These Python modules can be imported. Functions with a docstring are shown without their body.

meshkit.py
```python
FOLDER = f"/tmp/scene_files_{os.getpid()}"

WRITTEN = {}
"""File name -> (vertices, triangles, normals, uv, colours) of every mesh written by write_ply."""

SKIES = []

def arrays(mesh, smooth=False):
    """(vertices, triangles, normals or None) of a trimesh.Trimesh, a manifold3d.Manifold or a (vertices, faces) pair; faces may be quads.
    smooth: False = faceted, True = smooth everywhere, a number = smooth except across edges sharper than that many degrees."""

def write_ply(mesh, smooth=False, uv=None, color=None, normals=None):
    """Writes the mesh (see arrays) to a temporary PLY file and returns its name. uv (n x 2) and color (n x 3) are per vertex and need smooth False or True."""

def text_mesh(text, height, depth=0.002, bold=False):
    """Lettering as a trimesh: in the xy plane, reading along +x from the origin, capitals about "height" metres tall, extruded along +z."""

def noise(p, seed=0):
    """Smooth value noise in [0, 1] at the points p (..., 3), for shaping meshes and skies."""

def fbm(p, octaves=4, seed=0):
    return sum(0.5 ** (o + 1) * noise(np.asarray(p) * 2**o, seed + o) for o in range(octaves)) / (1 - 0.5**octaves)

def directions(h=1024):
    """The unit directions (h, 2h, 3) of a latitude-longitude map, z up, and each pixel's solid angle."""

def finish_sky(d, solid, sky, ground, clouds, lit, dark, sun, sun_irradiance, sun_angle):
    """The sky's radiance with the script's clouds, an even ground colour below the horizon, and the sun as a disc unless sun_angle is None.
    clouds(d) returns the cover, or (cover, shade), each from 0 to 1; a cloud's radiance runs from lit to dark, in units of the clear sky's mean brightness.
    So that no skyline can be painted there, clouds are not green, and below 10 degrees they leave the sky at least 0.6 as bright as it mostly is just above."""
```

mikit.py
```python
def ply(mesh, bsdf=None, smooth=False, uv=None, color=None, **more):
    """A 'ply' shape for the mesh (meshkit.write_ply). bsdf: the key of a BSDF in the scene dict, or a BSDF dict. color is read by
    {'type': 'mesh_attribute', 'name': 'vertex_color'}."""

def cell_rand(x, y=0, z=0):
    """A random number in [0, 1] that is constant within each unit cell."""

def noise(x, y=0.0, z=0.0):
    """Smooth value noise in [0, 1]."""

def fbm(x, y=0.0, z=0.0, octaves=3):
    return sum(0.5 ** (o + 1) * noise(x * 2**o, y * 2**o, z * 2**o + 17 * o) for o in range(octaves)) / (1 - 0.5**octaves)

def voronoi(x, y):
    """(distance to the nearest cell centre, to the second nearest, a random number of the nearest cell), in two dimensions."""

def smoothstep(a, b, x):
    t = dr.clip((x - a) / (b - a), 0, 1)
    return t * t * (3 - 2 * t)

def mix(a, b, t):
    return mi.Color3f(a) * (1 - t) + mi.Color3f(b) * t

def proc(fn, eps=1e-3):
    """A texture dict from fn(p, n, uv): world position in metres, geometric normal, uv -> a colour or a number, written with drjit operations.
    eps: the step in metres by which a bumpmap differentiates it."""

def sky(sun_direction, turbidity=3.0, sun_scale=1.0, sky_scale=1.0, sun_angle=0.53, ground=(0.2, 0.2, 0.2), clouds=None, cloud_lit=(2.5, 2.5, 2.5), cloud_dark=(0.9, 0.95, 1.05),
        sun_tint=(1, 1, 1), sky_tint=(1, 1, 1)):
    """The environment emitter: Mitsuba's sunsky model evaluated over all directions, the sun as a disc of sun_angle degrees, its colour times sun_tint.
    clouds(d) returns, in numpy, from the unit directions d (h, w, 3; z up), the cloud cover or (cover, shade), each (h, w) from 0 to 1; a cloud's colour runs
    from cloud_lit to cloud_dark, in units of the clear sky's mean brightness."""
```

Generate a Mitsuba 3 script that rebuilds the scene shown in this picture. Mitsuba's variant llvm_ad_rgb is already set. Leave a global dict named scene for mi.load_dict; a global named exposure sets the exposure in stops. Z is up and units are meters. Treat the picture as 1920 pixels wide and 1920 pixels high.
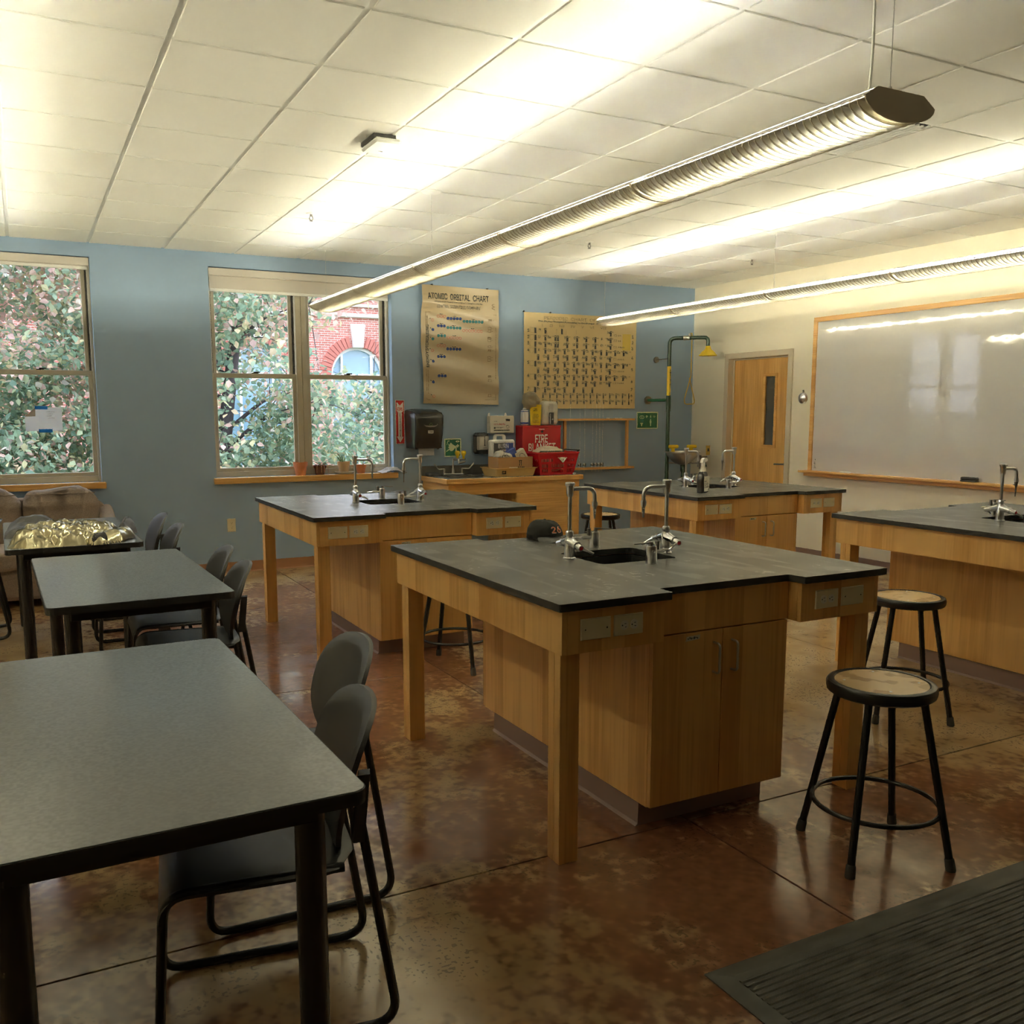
import math, random
import numpy as np, trimesh, shapely, shapely.affinity
import drjit as dr
import mitsuba as mi
import mikit, meshkit
from mikit import noise, fbm, voronoi, cell_rand, smoothstep, mix
from shapely.geometry import Polygon, Point, LineString, box as sbox
from shapely.ops import unary_union

random.seed(7); R = np.random.default_rng(7)
T = mi.ScalarTransform4f
scene, labels = {}, {}

# ---------------------------------------------------------------- camera, sky, exposure
exposure = 1.3
H, YW, XR, XL, YB = 2.967, 5.458, 7.21, -2.2, -4.9      # ceiling, far wall, right wall, left wall, back wall
EYE = np.array([-0.002, -3.361, 1.504])
FWD, DOWN = np.array([0.4526, 0.8815, -0.1347]), np.array([-0.0634, -0.1192, -0.9908])
scene['camera'] = {'type': 'perspective', 'fov': math.degrees(2*math.atan(960/1715.4)), 'fov_axis': 'x', 'near_clip': 0.05, 'far_clip': 500.0,
                   'principal_point_offset_x': 33.56/1920, 'principal_point_offset_y': -47.98/1920,
                   'to_world': T().look_at(origin=EYE.tolist(), target=(EYE+FWD).tolist(), up=(-DOWN).tolist())}
SKY = 3.3
def cloud_cover(d):
    n = meshkit.fbm(d*3.0, 4)
    return np.full(d.shape[:2], 0.94), np.clip((n-0.45)*1.6, 0, 1)
scene['sky'] = mikit.sky((0.3, -0.6, 0.7), turbidity=4, sun_scale=0.0, sky_scale=4.5*SKY, ground=(0.16, 0.17, 0.13), clouds=cloud_cover,
                         cloud_lit=(1.06, 1.17, 1.38), cloud_dark=(0.82, 0.93, 1.12), sky_tint=(0.95, 1.0, 1.08))
scene['sky']['sampling_weight'] = 6.0
TUBE = [86.0, 80.5, 58.0]                               # radiance of the fluorescent tubes

# ---------------------------------------------------------------- helpers
def cat(*ms): return trimesh.util.concatenate([m for m in ms if m is not None])
def cbox(x0, x1, y0, y1, z0, z1, b=0.003):
    x0, x1 = min(x0, x1), max(x0, x1); y0, y1 = min(y0, y1), max(y0, y1); z0, z1 = min(z0, z1), max(z0, z1)
    b = min(b, (x1-x0)*.45, (y1-y0)*.45, (z1-z0)*.45)
    if b <= 0:
        m = trimesh.creation.box((x1-x0, y1-y0, z1-z0)); m.apply_translation(((x0+x1)/2, (y0+y1)/2, (z0+z1)/2)); return m
    P = []
    for x, sx in ((x0, 1), (x1, -1)):
        for y, sy in ((y0, 1), (y1, -1)):
            for z, sz in ((z0, 1), (z1, -1)):
                P += [(x, y+sy*b, z+sz*b), (x+sx*b, y, z+sz*b), (x+sx*b, y+sy*b, z)]
    return trimesh.convex.convex_hull(np.array(P))
def hull(*pts): return trimesh.convex.convex_hull(np.array([p for g in pts for p in g], float))
def mv(m, x=0, y=0, z=0): m = m.copy(); m.apply_translation((x, y, z)); return m
def rot(m, deg, ax=(0, 0, 1), at=(0, 0, 0)):
    m = m.copy(); m.apply_transform(trimesh.transformations.rotation_matrix(math.radians(deg), ax, at)); return m
def tf(m, M): m = m.copy(); m.apply_transform(M); return m
def rpath(pts, r, seg=6, closed=False):
    pts = [np.array(p, float) for p in pts]; out = []; n = len(pts)
    for i, p in enumerate(pts):
        if not closed and i in (0, n-1): out.append(p); continue
        a, b = pts[i-1]-p, pts[(i+1) % n]-p
        la, lb = np.linalg.norm(a), np.linalg.norm(b); a /= la; b /= lb
        c = np.clip(a@b, -1, 1); ang = math.acos(c)
        if ang > 3.1: out.append(p); continue
        t = min(r/math.tan(ang/2), la*.49, lb*.49); p0, p2 = p+a*t, p+b*t
        for k in range(seg+1):
            s = k/seg; out.append((1-s)**2*p0+2*s*(1-s)*p+s*s*p2)
    return np.array(out)
def tube(path, r, n=10, closed=False):
    P = np.array(path, float); m = len(P)
    rr = np.broadcast_to(np.asarray(r, float), (m,))
    t = (np.roll(P, -1, 0)-np.roll(P, 1, 0)) if closed else np.gradient(P, axis=0)
    t /= np.linalg.norm(t, axis=1, keepdims=True)+1e-12
    a = np.cross(t[0], [0, 0, 1] if abs(t[0][2]) < .9 else [1, 0, 0]); a /= np.linalg.norm(a)
    V = []; ang = np.arange(n)*2*np.pi/n
    for i in range(m):
        a = a-t[i]*(a@t[i]); a /= np.linalg.norm(a); b = np.cross(t[i], a)
        V.append(P[i]+rr[i]*(np.cos(ang)[:, None]*a+np.sin(ang)[:, None]*b))
    V = np.vstack(V); F = []
    for i in range(m if closed else m-1):
        j = (i+1) % m
        for k in range(n):
            l = (k+1) % n; F += [(i*n+k, i*n+l, j*n+l), (i*n+k, j*n+l, j*n+k)]
    if not closed:
        V = np.vstack([V, P[:1], P[-1:]]); c0, c1 = len(V)-2, len(V)-1
        for k in range(n):
            l = (k+1) % n; F += [(c0, l, k), (c1, (m-1)*n+k, (m-1)*n+l)]
    return trimesh.Trimesh(V, F, process=False)
def cyl(p0, p1, r, n=16, r1=None): return tube([p0, p1], [r, r if r1 is None else r1], n)
def lathe(prof, n=24, at=(0, 0, 0)):
    m = trimesh.creation.revolve(np.array(prof, float), sections=n)
    if m.volume < 0: m.invert()
    m.apply_translation(at); return m
def extr(poly, h):
    gs = [g for g in getattr(poly, 'geoms', [poly]) if not g.is_empty and g.area > 0]
    return cat(*[trimesh.creation.extrude_polygon(g, h, engine='earcut') for g in gs])
# orientation of a flat drawing (x right, y up, z out of the sheet)
M_FAR = np.array([[1, 0, 0, 0], [0, 0, -1, 0], [0, 1, 0, 0], [0, 0, 0, 1.0]])      # on the far wall, read from the room
M_RIGHT = np.array([[0, 0, -1, 0], [-1, 0, 0, 0], [0, 1, 0, 0], [0, 0, 0, 1.0]])   # on the right wall
def on(m, M, x=0, y=0, z=0): m = tf(m, M); m.apply_translation((x, y, z)); return m
_txt = {}
def text(s, h, x=0, y=0, d=.0006, bold=False, center=False, width=None, deg=0):
    k = (s, bold)
    if k not in _txt: _txt[k] = meshkit.text_mesh(s, 1.0, 1.0, bold)
    m = _txt[k].copy(); sx = h
    w = m.bounds[1][0]
    if width: sx = width/w
    m.apply_scale((sx, h, d))
    if center: m.apply_translation((-w*sx/2, -h/2, 0))
    if deg: m = rot(m, deg)
    m.apply_translation((x, y, 0)); return m
def sheet(G, thick):
    """a closed solid from a grid of points (m, n, 3), thickened against its normals"""
    m, n = G.shape[:2]
    du, dv = np.gradient(G, axis=0), np.gradient(G, axis=1); N = np.cross(du, dv); N /= np.linalg.norm(N, axis=2, keepdims=True)+1e-12
    V = np.vstack([G.reshape(-1, 3), (G-N*thick).reshape(-1, 3)]); o = m*n; F = []
    q = lambda i, j: i*n+j
    for i in range(m-1):
        for j in range(n-1):
            a, b, c, d = q(i, j), q(i+1, j), q(i+1, j+1), q(i, j+1); F += [(a, b, c), (a, c, d), (a+o, c+o, b+o), (a+o, d+o, c+o)]
    ring = [q(i, 0) for i in range(m)]+[q(m-1, j) for j in range(1, n)]+[q(i, n-1) for i in range(m-2, -1, -1)]+[q(0, j) for j in range(n-2, 0, -1)]
    for k in range(len(ring)):
        a, b = ring[k], ring[(k+1) % len(ring)]; F += [(a, a+o, b), (b, a+o, b+o)]
    me = trimesh.Trimesh(V, F, process=False); return me
def numbered(k):
    if k not in scene and k not in labels and not any(s.startswith(k+'__') for s in scene): return k
    i = 1
    while True:
        c = f'{k}_{i:03d}'
        if c not in scene and c not in labels and not any(s.startswith(c+'__') for s in scene): return c
        i += 1
_cnt = {}
def obj(parent, name, mesh, mat, smooth=False, label=None, **kw):
    base = f'{parent}__{name}' if parent else name
    i = _cnt.get(base, 0); _cnt[base] = i+1
    key = base if i == 0 else f'{base}_{i:03d}'
    scene[key] = mesh if isinstance(mesh, dict) else mikit.ply(mesh, mat, smooth=smooth, **kw)
    if label: labels[key] = {'label': label}
    return key
def thing(name, label, category, group=None):
    i = _cnt.get(name, 0); _cnt[name] = i+1
    key = name if i == 0 else f'{name}_{i:03d}'
    labels[key] = {'label': label, 'category': category}
    if group: labels[key]['group'] = group
    return key
def one(name, mesh, mat, label, category, group=None, smooth=False, **kw):
    k = thing(name, label, category, group); scene[k] = mikit.ply(mesh, mat, smooth=smooth, **kw); return k
def struct(name, label=None):
    labels[name] = {'kind': 'structure'}
    if label: labels[name]['label'] = label
    return name
def copy_of(src, label, M, group=None):
    """another thing like src, its parts under its own key, moved by M"""
    base = src.split('_0')[0] if src[-3:].isdigit() else src
    k = thing(base, label, labels[src]['category'], group or labels[src].get('group'))
    for s in [s for s in scene if s == src or s.startswith(src+'__')]:
        e = dict(scene[s]); e['to_world'] = M @ e['to_world'] if 'to_world' in e else M
        scene[k+s[len(src):]] = e
        if s != src and s in labels: labels[k+s[len(src):]] = dict(labels[s])
    return k
def move(src, M):
    for s in [s for s in scene if s == src or s.startswith(src+'__')]:
        scene[s] = {**scene[s], 'to_world': M @ scene[s]['to_world'] if 'to_world' in scene[s] else M}

# ---------------------------------------------------------------- materials
def rgb(*c): return {'type': 'rgb', 'value': list(c)}
def P(name, col, rough=.5, metal=0.0, spec=.5, two=True, **kw):
    d = {'type': 'principled', 'base_color': rgb(*col) if isinstance(col, tuple) else col, 'roughness': rough, 'metallic': metal, 'specular': spec}
    d.update(kw); scene[name] = {'type': 'twosided', 'bsdf': d} if two else d
def bump(name, tex, scale=1.0):
    scene[name] = {'type': 'bumpmap', 'arbitrary': tex, 'scale': scale, 'bsdf': scene[name]}
def f_floor(p, n, uv):
    x, y = p.x, p.y
    a = noise(x*.9+1.3, y*.9+4.1)*.7+noise(x*2.3, y*2.3, 7.0)*.3; b = fbm(x*5.0, y*5.0, 1.0, 3); c = fbm(x*36, y*36, 2.0, 2)
    m = smoothstep(.38, .56, a*.62+b*.38+(c-.5)*.30)
    tan = mix((.245, .158, .072), (.325, .232, .125), smoothstep(.3, .7, b))
    rust = mix((.085, .036, .020), (.18, .080, .042), c)
    k = mix(rust, tan, m)
    s = smoothstep(.74, .80, noise(x*120, y*120, 3.0))*smoothstep(.5, .62, b)
    return mix(k, (.03, .018, .012), s*.55)
def f_floor_r(p, n, uv): return .09+.17*noise(p.x*9, p.y*9, 4.0)
P('concrete', mikit.proc(f_floor), mikit.proc(f_floor_r), spec=.55)
def f_maple(p, n, uv):
    u = p.x+p.y*1.013
    strip = dr.floor(u*11.0+.35*dr.floor(p.z*.9)); t = cell_rand(strip, 3, 1)
    g = fbm(p.x*95, p.y*95, p.z*3.2, 2); w = noise(p.x*12+t*9, p.y*12, p.z*2.0+t*5)
    c = mix((.54, .265, .070), (.70, .40, .135), smoothstep(.25, .75, g*.45+w*.35+t*.34))
    return c
P('maple', mikit.proc(f_maple), .38, spec=.45)
def f_maple_h(p, n, uv):
    g = fbm(p.x*3.0, p.y*3.0, p.z*95, 2); w = noise(p.x*2.2, p.y*2, p.z*14)
    return mix((.56, .275, .075), (.72, .42, .145), smoothstep(.25, .75, g*.55+w*.5))
P('maple_h', mikit.proc(f_maple_h), .38, spec=.45)
def f_resin(p, n, uv):
    s = fbm(p.x*5, p.y*5, 0.0, 2); k = smoothstep(.60, .85, noise(p.x*24+3, p.y*7, 1.0)); sp = smoothstep(.82, .86, noise(p.x*55, p.y*55, 2.0))*smoothstep(.60, .75, s)
    return mix(mix((.026, .027, .028), (.050, .050, .049), s), (.12, .12, .12), k*.22+sp*.6)
P('black_resin', mikit.proc(f_resin), .30, spec=.65)
P('resin_edge', (.004, .004, .0045), .5, spec=.25)
def f_lam(p, n, uv): return mix((.056, .062, .073), (.074, .081, .094), noise(p.x*150, p.y*150, p.z*150))
P('grey_laminate', mikit.proc(f_lam), .19, spec=.6)
P('black_edge', (.004, .004, .005), .45, spec=.25)
P('black_metal', (.004, .004, .005), .30, spec=.22)
P('black_plastic', (.011, .0115, .013), .42, spec=.28)
P('rubber', (.012, .012, .012), .7)
def f_mat(p, n, uv): return mix((.009, .0085, .007), (.020, .019, .016), noise(p.x*14, p.y*40))
P('mat_rubber', mikit.proc(f_mat), .6, spec=.3)
P('chrome', (.74, .74, .75), .06, metal=1.0)
P('steel', (.55, .54, .52), .3, metal=1.0)
P('dark_steel', (.20, .19, .18), .35, metal=1.0)
P('blue_paint', (.26, .365, .508), .55, spec=.35)
P('storage_dark', (.085, .075, .065), .6); P('cream_paint', (.76, .70, .56), .6, spec=.3)
P('white_paint', (.80, .79, .74), .5)
P('fixture_white', (.80, .79, .72), .45)
P('louver_white', (.80, .78, .68), .4); P('cap_metal', (.46, .40, .29), .45)
P('ceiling_tile', (.73, .72, .665), .8, spec=.2)
P('grid_white', (.76, .75, .70), .45)
P('alu_beige', (.48, .43, .33), .4)
P('black', (.006, .006, .006), .5)
P('shade_fabric', (.60, .56, .50), .8)
P('wall_plate', (.68, .60, .40), .4)
P('slot', (.05, .04, .03), .6)
P('base_vinyl', (.165, .105, .088), .5)
P('base_vinyl_brown', (.27, .125, .060), .5)
P('red', (.42, .012, .016), .4); P('red_plastic', (.42, .008, .016), .35); P('white', (.80, .80, .78), .5); P('ink', (.012, .012, .014), .6)
P('paper_white', (.78, .79, .80), .8, two=True); P('paper_back', (.42, .38, .36), .8, two=True); P('blue_tape', (.0, .16, .62), .6, two=True)
P('green_sign', (.0, .075, .03), .5); P('sign_cream', (.72, .72, .52), .5)
P('green_pipe', (.004, .020, .013), .35); P('green_bright', (.012, .085, .045), .4)
P('yellow', (.80, .56, .02), .45); P('yellow_dull', (.52, .36, .05), .5)
P('terracotta', (.55, .20, .085), .75); P('dark_soil', (.035, .018, .012), .9); P('tan_pot', (.66, .46, .27), .6); P('dark_pot', (.055, .014, .010), .4)
P('plant_green', (.10, .17, .045), .5, two=True); P('plant_dry', (.36, .20, .10), .7, two=True)
P('cardboard', (.38, .215, .095), .85); P('tan_plastic', (.62, .40, .15), .4); P('burn_blue', (.02, .045, .22), .5); P('grey_plastic', (.50, .47, .42), .5)
P('off_white', (.66, .63, .54), .5); P('ivory', (.60, .53, .42), .6)
def f_chart(p, n, uv): return mix((.56, .42, .20), (.64, .50, .26), noise(p.x*3, p.y*3, p.z*3))
P('chart_yellow', mikit.proc(f_chart), .45)
def f_vinyl(p, n, uv): return mix((.42, .33, .20), (.50, .40, .26), noise(p.x*2, p.y, p.z*5.0))
P('chart_tan', mikit.proc(f_vinyl), .22, spec=.6)
P('ink_blue', (.012, .035, .16), .5); P('ink_teal', (.02, .15, .17), .5); P('ink_red', (.50, .15, .09), .5); P('ink_brown', (.22, .15, .07), .6); P('ink_yellow', (.60, .44, .06), .5)
P('board_gloss', (.68, .655, .625), .05, spec=.5, two=False)
def f_board_bump(p, n, uv): return fbm(p.y*22, p.z*22, 0.0, 2)*.00022
bump('board_gloss', mikit.proc(f_board_bump, 4e-3))
def f_sofa(p, n, uv): return mix((.17, .13, .105), (.255, .205, .17), noise(p.x*160, p.y*160, p.z*160))
P('sofa_cloth', mikit.proc(f_sofa), .9, spec=.1, sheen=.3)
P('gold_foil', (.32, .29, .195), .17, metal=1.0, two=True); P('black_cloth', (.016, .016, .020), .6, two=True)
P('cap_cloth', (.004, .004, .0045), .9, spec=.15); P('cap_thread_orange', (.75, .20, .06), .7)
P('soot_plastic', (.006, .006, .007), .20, spec=.5)
def f_hard(p, n, uv):
    w = smoothstep(.52, .64, fbm(p.x*16, p.y*16, 0.0, 3))
    return mix((.50, .35, .19), (.30, .165, .055), w*.75)
P('hardboard', mikit.proc(f_hard), .35)
scene['glass'] = {'type': 'thindielectric', 'int_ior': 1.5}
P('pane_dark', (.03, .032, .034), .08, spec=.6)
scene['bag_clear'] = {'type': 'principledthin', 'base_color': rgb(.72, .66, .52), 'roughness': .22, 'spec_trans': .55, 'diff_trans': .8, 'eta': 1.3}
scene['tube_glass'] = {'type': 'thindielectric', 'int_ior': 1.35}
scene['tissue'] = {'type': 'principledthin', 'base_color': rgb(.82, .83, .85), 'roughness': .8, 'diff_trans': .7}
scene['leaf'] = {'type': 'principledthin', 'base_color': {'type': 'mesh_attribute', 'name': 'vertex_color'}, 'roughness': .55, 'diff_trans': .9}
P('bark', (.085, .070, .072), .9)
def f_brick(p, n, uv):
    r = dr.floor(p.z/.072); x = p.x/.215+.5*(r-2*dr.floor(r/2)); fx = x-dr.floor(x); fz = p.z/.072-r
    k = cell_rand(dr.floor(x), r, 5); j = smoothstep(.02, .05, fx)*smoothstep(.02, .05, 1-fx)*smoothstep(.07, .14, fz)*smoothstep(.07, .14, 1-fz)
    return mix((.62, .52, .47), mix((.40, .13, .10), (.52, .20, .16), k), j)
P('brick', mikit.proc(f_brick), .85)
P('brick_plain', (.47, .16, .125), .85); P('stone_trim', (.62, .60, .56), .8); P('sky_glass', (.20, .33, .42), .06, spec=.8); P('ground_grass', (.10, .14, .05), .9)
P('shrub_dark', (.03, .05, .025), .8)

# ---------------------------------------------------------------- room shell
struct('floor', 'polished brown stained concrete floor with saw-cut joints')
xs = [XL]+[2.12+2.41*k for k in range(-1, 3)]+[XR]; ys = [YB]+[-.81+2.26*k for k in range(-1, 3)]+[YW]
g = .0035
for i in range(len(xs)-1):
    for j in range(len(ys)-1):
        obj('floor', 'slab', cbox(xs[i]+g*(i > 0), xs[i+1]-g*(i < len(xs)-2), ys[j]+g*(j > 0), ys[j+1]-g*(j < len(ys)-2), -.08, 0, .0012), 'concrete')
obj('floor', 'joint_filler', cbox(XL, XR, YB, YW, -.09, -.012, 0), 'black')

struct('ceiling', 'suspended ceiling of white acoustic tiles in a white grid')
S = .61
tile = None
for i in range(-4, 12):
    for j in range(-8, 9):
        x0, x1, y0, y1 = max(i*S+.012, XL), min((i+1)*S-.012, XR), max(j*S+.012, YB), min((j+1)*S-.012, YW)
        if x1-x0 < .05 or y1-y0 < .03: continue
        if i == 6 and j == 0: continue                     # the air diffuser's bay
        full = abs(x1-x0-(S-.024)) < 1e-6 and abs(y1-y0-(S-.024)) < 1e-6
        if full:
            if tile is None: tile = mikit.ply(cbox(0, S-.024, 0, S-.024, 0, .018, .003), 'ceiling_tile')
            obj('ceiling', 'tile', {**tile, 'to_world': T().translate([x0, y0, H-.006])}, None)
        else: obj('ceiling', 'tile', cbox(x0, x1, y0, y1, H-.006, H+.012, .003), 'ceiling_tile')
for i in range(-3, 12): obj('ceiling', 'grid_bar', cbox(i*S-.0125, i*S+.0125, YB, YW, H-.0005, H+.02, 0), 'grid_white')
for j in range(-8, 9): obj('ceiling', 'grid_bar', cbox(XL, XR, j*S-.0125, j*S+.0125, H, H+.02, 0), 'grid_white')
obj('ceiling', 'deck', cbox(XL-.2, XR+.2, YB-.2, YW+.25, H+.03, H+.1, 0), 'white_paint')

W1 = (-1.15, .612, .905, 2.845); W2 = (1.603, 3.372, .905, 2.835)
def wall_far():
    p = sbox(XL-.2, -.1, XR+.2, H+.05)
    for w in (W1, W2): p = p.difference(sbox(w[0], w[2], w[1], w[3]))
    return on(extr(p, .24), M_FAR, 0, YW+.24, 0)
struct('wall_far', 'slate blue painted window wall'); scene['wall_far'] = mikit.ply(wall_far(), 'blue_paint')
DY0, DY1, DZ = 3.90, 4.815, 2.105
def wall_right():
    p = sbox(-YW, -.1, -YB+.2, H+.05).difference(sbox(-DY1, -.2, -DY0, DZ))
    m = on(extr(p, .16), M_RIGHT, XR+.16, 0, 0); return m
struct('wall_right', 'cream painted wall with the door and whiteboard'); scene['wall_right'] = mikit.ply(wall_right(), 'cream_paint')
struct('wall_left'); scene['wall_left'] = mikit.ply(cbox(XL-.16, XL, YB, YW, -.1, H+.05, 0), 'cream_paint')
struct('wall_back'); scene['wall_back'] = mikit.ply(cbox(XL, XR, YB-.16, YB, -.1, H+.05, 0), 'storage_dark')
# cove base
def cove(L, mat, name, place, step=1.22):
    struct(name); x = 0
    prof = Polygon([(0, 0), (.018, 0), (.014, .004), (.006, .012), (.004, .03), (.0035, .098), (.002, .1), (0, .1)])
    while x < L-.01:
        l = min(step, L-x)-.0012; m = extr(prof, l)                       # profile x: out of the wall, y: up, z: along
        obj(name, 'base_strip', place(m, x), mat); x += step
Mx = np.array([[0, 0, 1, 0], [-1, 0, 0, 0], [0, 1, 0, 0], [0, 0, 0, 1.0]])
cove(3.49+2.2, 'base_vinyl_brown', 'baseboard_far', lambda m, x: mv(tf(m, Mx), XL+x, YW, 0))
def far2(m, x): return mv(tf(m, Mx), 5.24+x, YW, 0)
x = 0
for _ in range(2): obj('baseboard_far', 'base_strip', far2(extr(Polygon([(0, 0), (.018, 0), (.006, .012), (.004, .03), (.0035, .098), (.002, .1), (0, .1)]), .98), x), 'base_vinyl_brown'); x += .983
My = np.array([[-1, 0, 0, 0], [0, 0, -1, 0], [0, 1, 0, 0], [0, 0, 0, 1.0]])
cove(3.84-YB, 'base_vinyl', 'baseboard_right', lambda m, x: mv(tf(m, My), XR, 3.84-x, 0))
for y0 in (YW-.003,): obj('baseboard_right', 'base_strip', mv(tf(extr(Polygon([(0, 0), (.018, 0), (.006, .012), (.004, .03), (.0035, .098), (.002, .1), (0, .1)]), .575), My), XR, y0, 0), 'base_vinyl')

# ---------------------------------------------------------------- windows
def window(name, w, shade_bottom, shade_label, label):
    x0, x1, z0, z1 = w; struct(name, label); yf = YW+.10; xm = (x0+x1)/2-.022; zm = 1.862
    bz = z0+.055
    # outer frame
    fr = cat(cbox(x0, x0+.022, yf-.02, yf+.12, z0, z1), cbox(x1-.022, x1, yf-.02, yf+.12, z0, z1), cbox(x0, x1, yf-.02, yf+.12, z1-.05, z1), cbox(x0, x1, yf-.015, yf+.12, z0, bz))
    obj(name, 'frame', fr, 'alu_beige')
    obj(name, 'mullion', cat(cbox(xm-.052, xm+.004, yf-.022, yf+.11, z0, z1), cbox(xm+.007, xm+.056, yf-.018, yf+.11, z0, z1)), 'alu_beige')
    for a, b in ((x0+.022, xm-.052), (xm+.056, x1-.022)):
        obj(name, 'track', cat(cbox(a, a+.014, yf+.036, yf+.10, zm, z1-.05, 0), cbox(b-.014, b, yf+.036, yf+.10, zm, z1-.05, 0)), 'black')
        def sash(za, zb, y, s, bot, top):
            m = cat(cbox(a+s, a+s+.034, y, y+.03, za, zb), cbox(b-s-.034, b-s, y, y+.03, za, zb), cbox(a+s, b-s, y-.002, y+.032, za, za+bot), cbox(a+s, b-s, y-.002, y+.032, zb-top, zb))
            k = obj(name, 'sash', m, 'alu_beige')
            obj(k, 'pane', trimesh.Trimesh([(a+s+.03, y+.015, za+bot-.005), (b-s-.03, y+.015, za+bot-.005), (b-s-.03, y+.015, zb-top+.005), (a+s+.03, y+.015, zb-top+.005)], [(0, 1, 2), (0, 2, 3)]), 'glass')
            return k
        sash(zm-.02, z1-.05, yf+.055, .014, .03, .03)
        k = sash(bz, zm+.022, yf+.004, .0, .03, .038)
        c = (a+b)/2
        obj(k, 'latch', cat(cbox(c-.03, c+.03, yf+.004, yf+.03, zm+.022, zm+.030), cbox(c-.008, c+.05, yf+.0, yf+.02, zm+.030, zm+.040)), 'black')
    obj(name, 'sill', cat(cbox(x0-.028, x1+.03, YW-.055, YW-.002, .85, .905, .004), cbox(x0+.002, x1-.002, YW-.004, yf-.02, .86, .905, .001)), 'maple_h')
    t = thing('roller_shade', shade_label, 'roller shade', 'roller shades of the two windows')
    obj(t, 'fascia', cat(cbox(x0+.006, x1-.006, YW+.012, YW+.07, z1-.075, z1-.006, .004), cbox(x0+.004, x0+.009, YW+.01, YW+.085, z1-.09, z1-.004), cbox(x1-.009, x1-.004, YW+.01, YW+.085, z1-.09, z1-.004)), 'shade_fabric')
    obj(t, 'cloth', cbox(x0+.016, x1-.016, YW+.046, YW+.0475, shade_bottom, z1-.06, 0), 'shade_fabric')
    obj(t, 'hem_bar', cbox(x0+.016, x1-.016, YW+.041, YW+.052, shade_bottom-.012, shade_bottom+.016, .004), 'white_paint')
window('window_1', W1, 2.752, 'beige roller shade rolled up almost fully above the window with the taped note', 'aluminium window above the grey sofa')
window('window_2', W2, 2.632, 'beige roller shade hanging down a hand wide above the window with the flower pots', 'four-sash aluminium window with flower pots on its sill')
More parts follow.
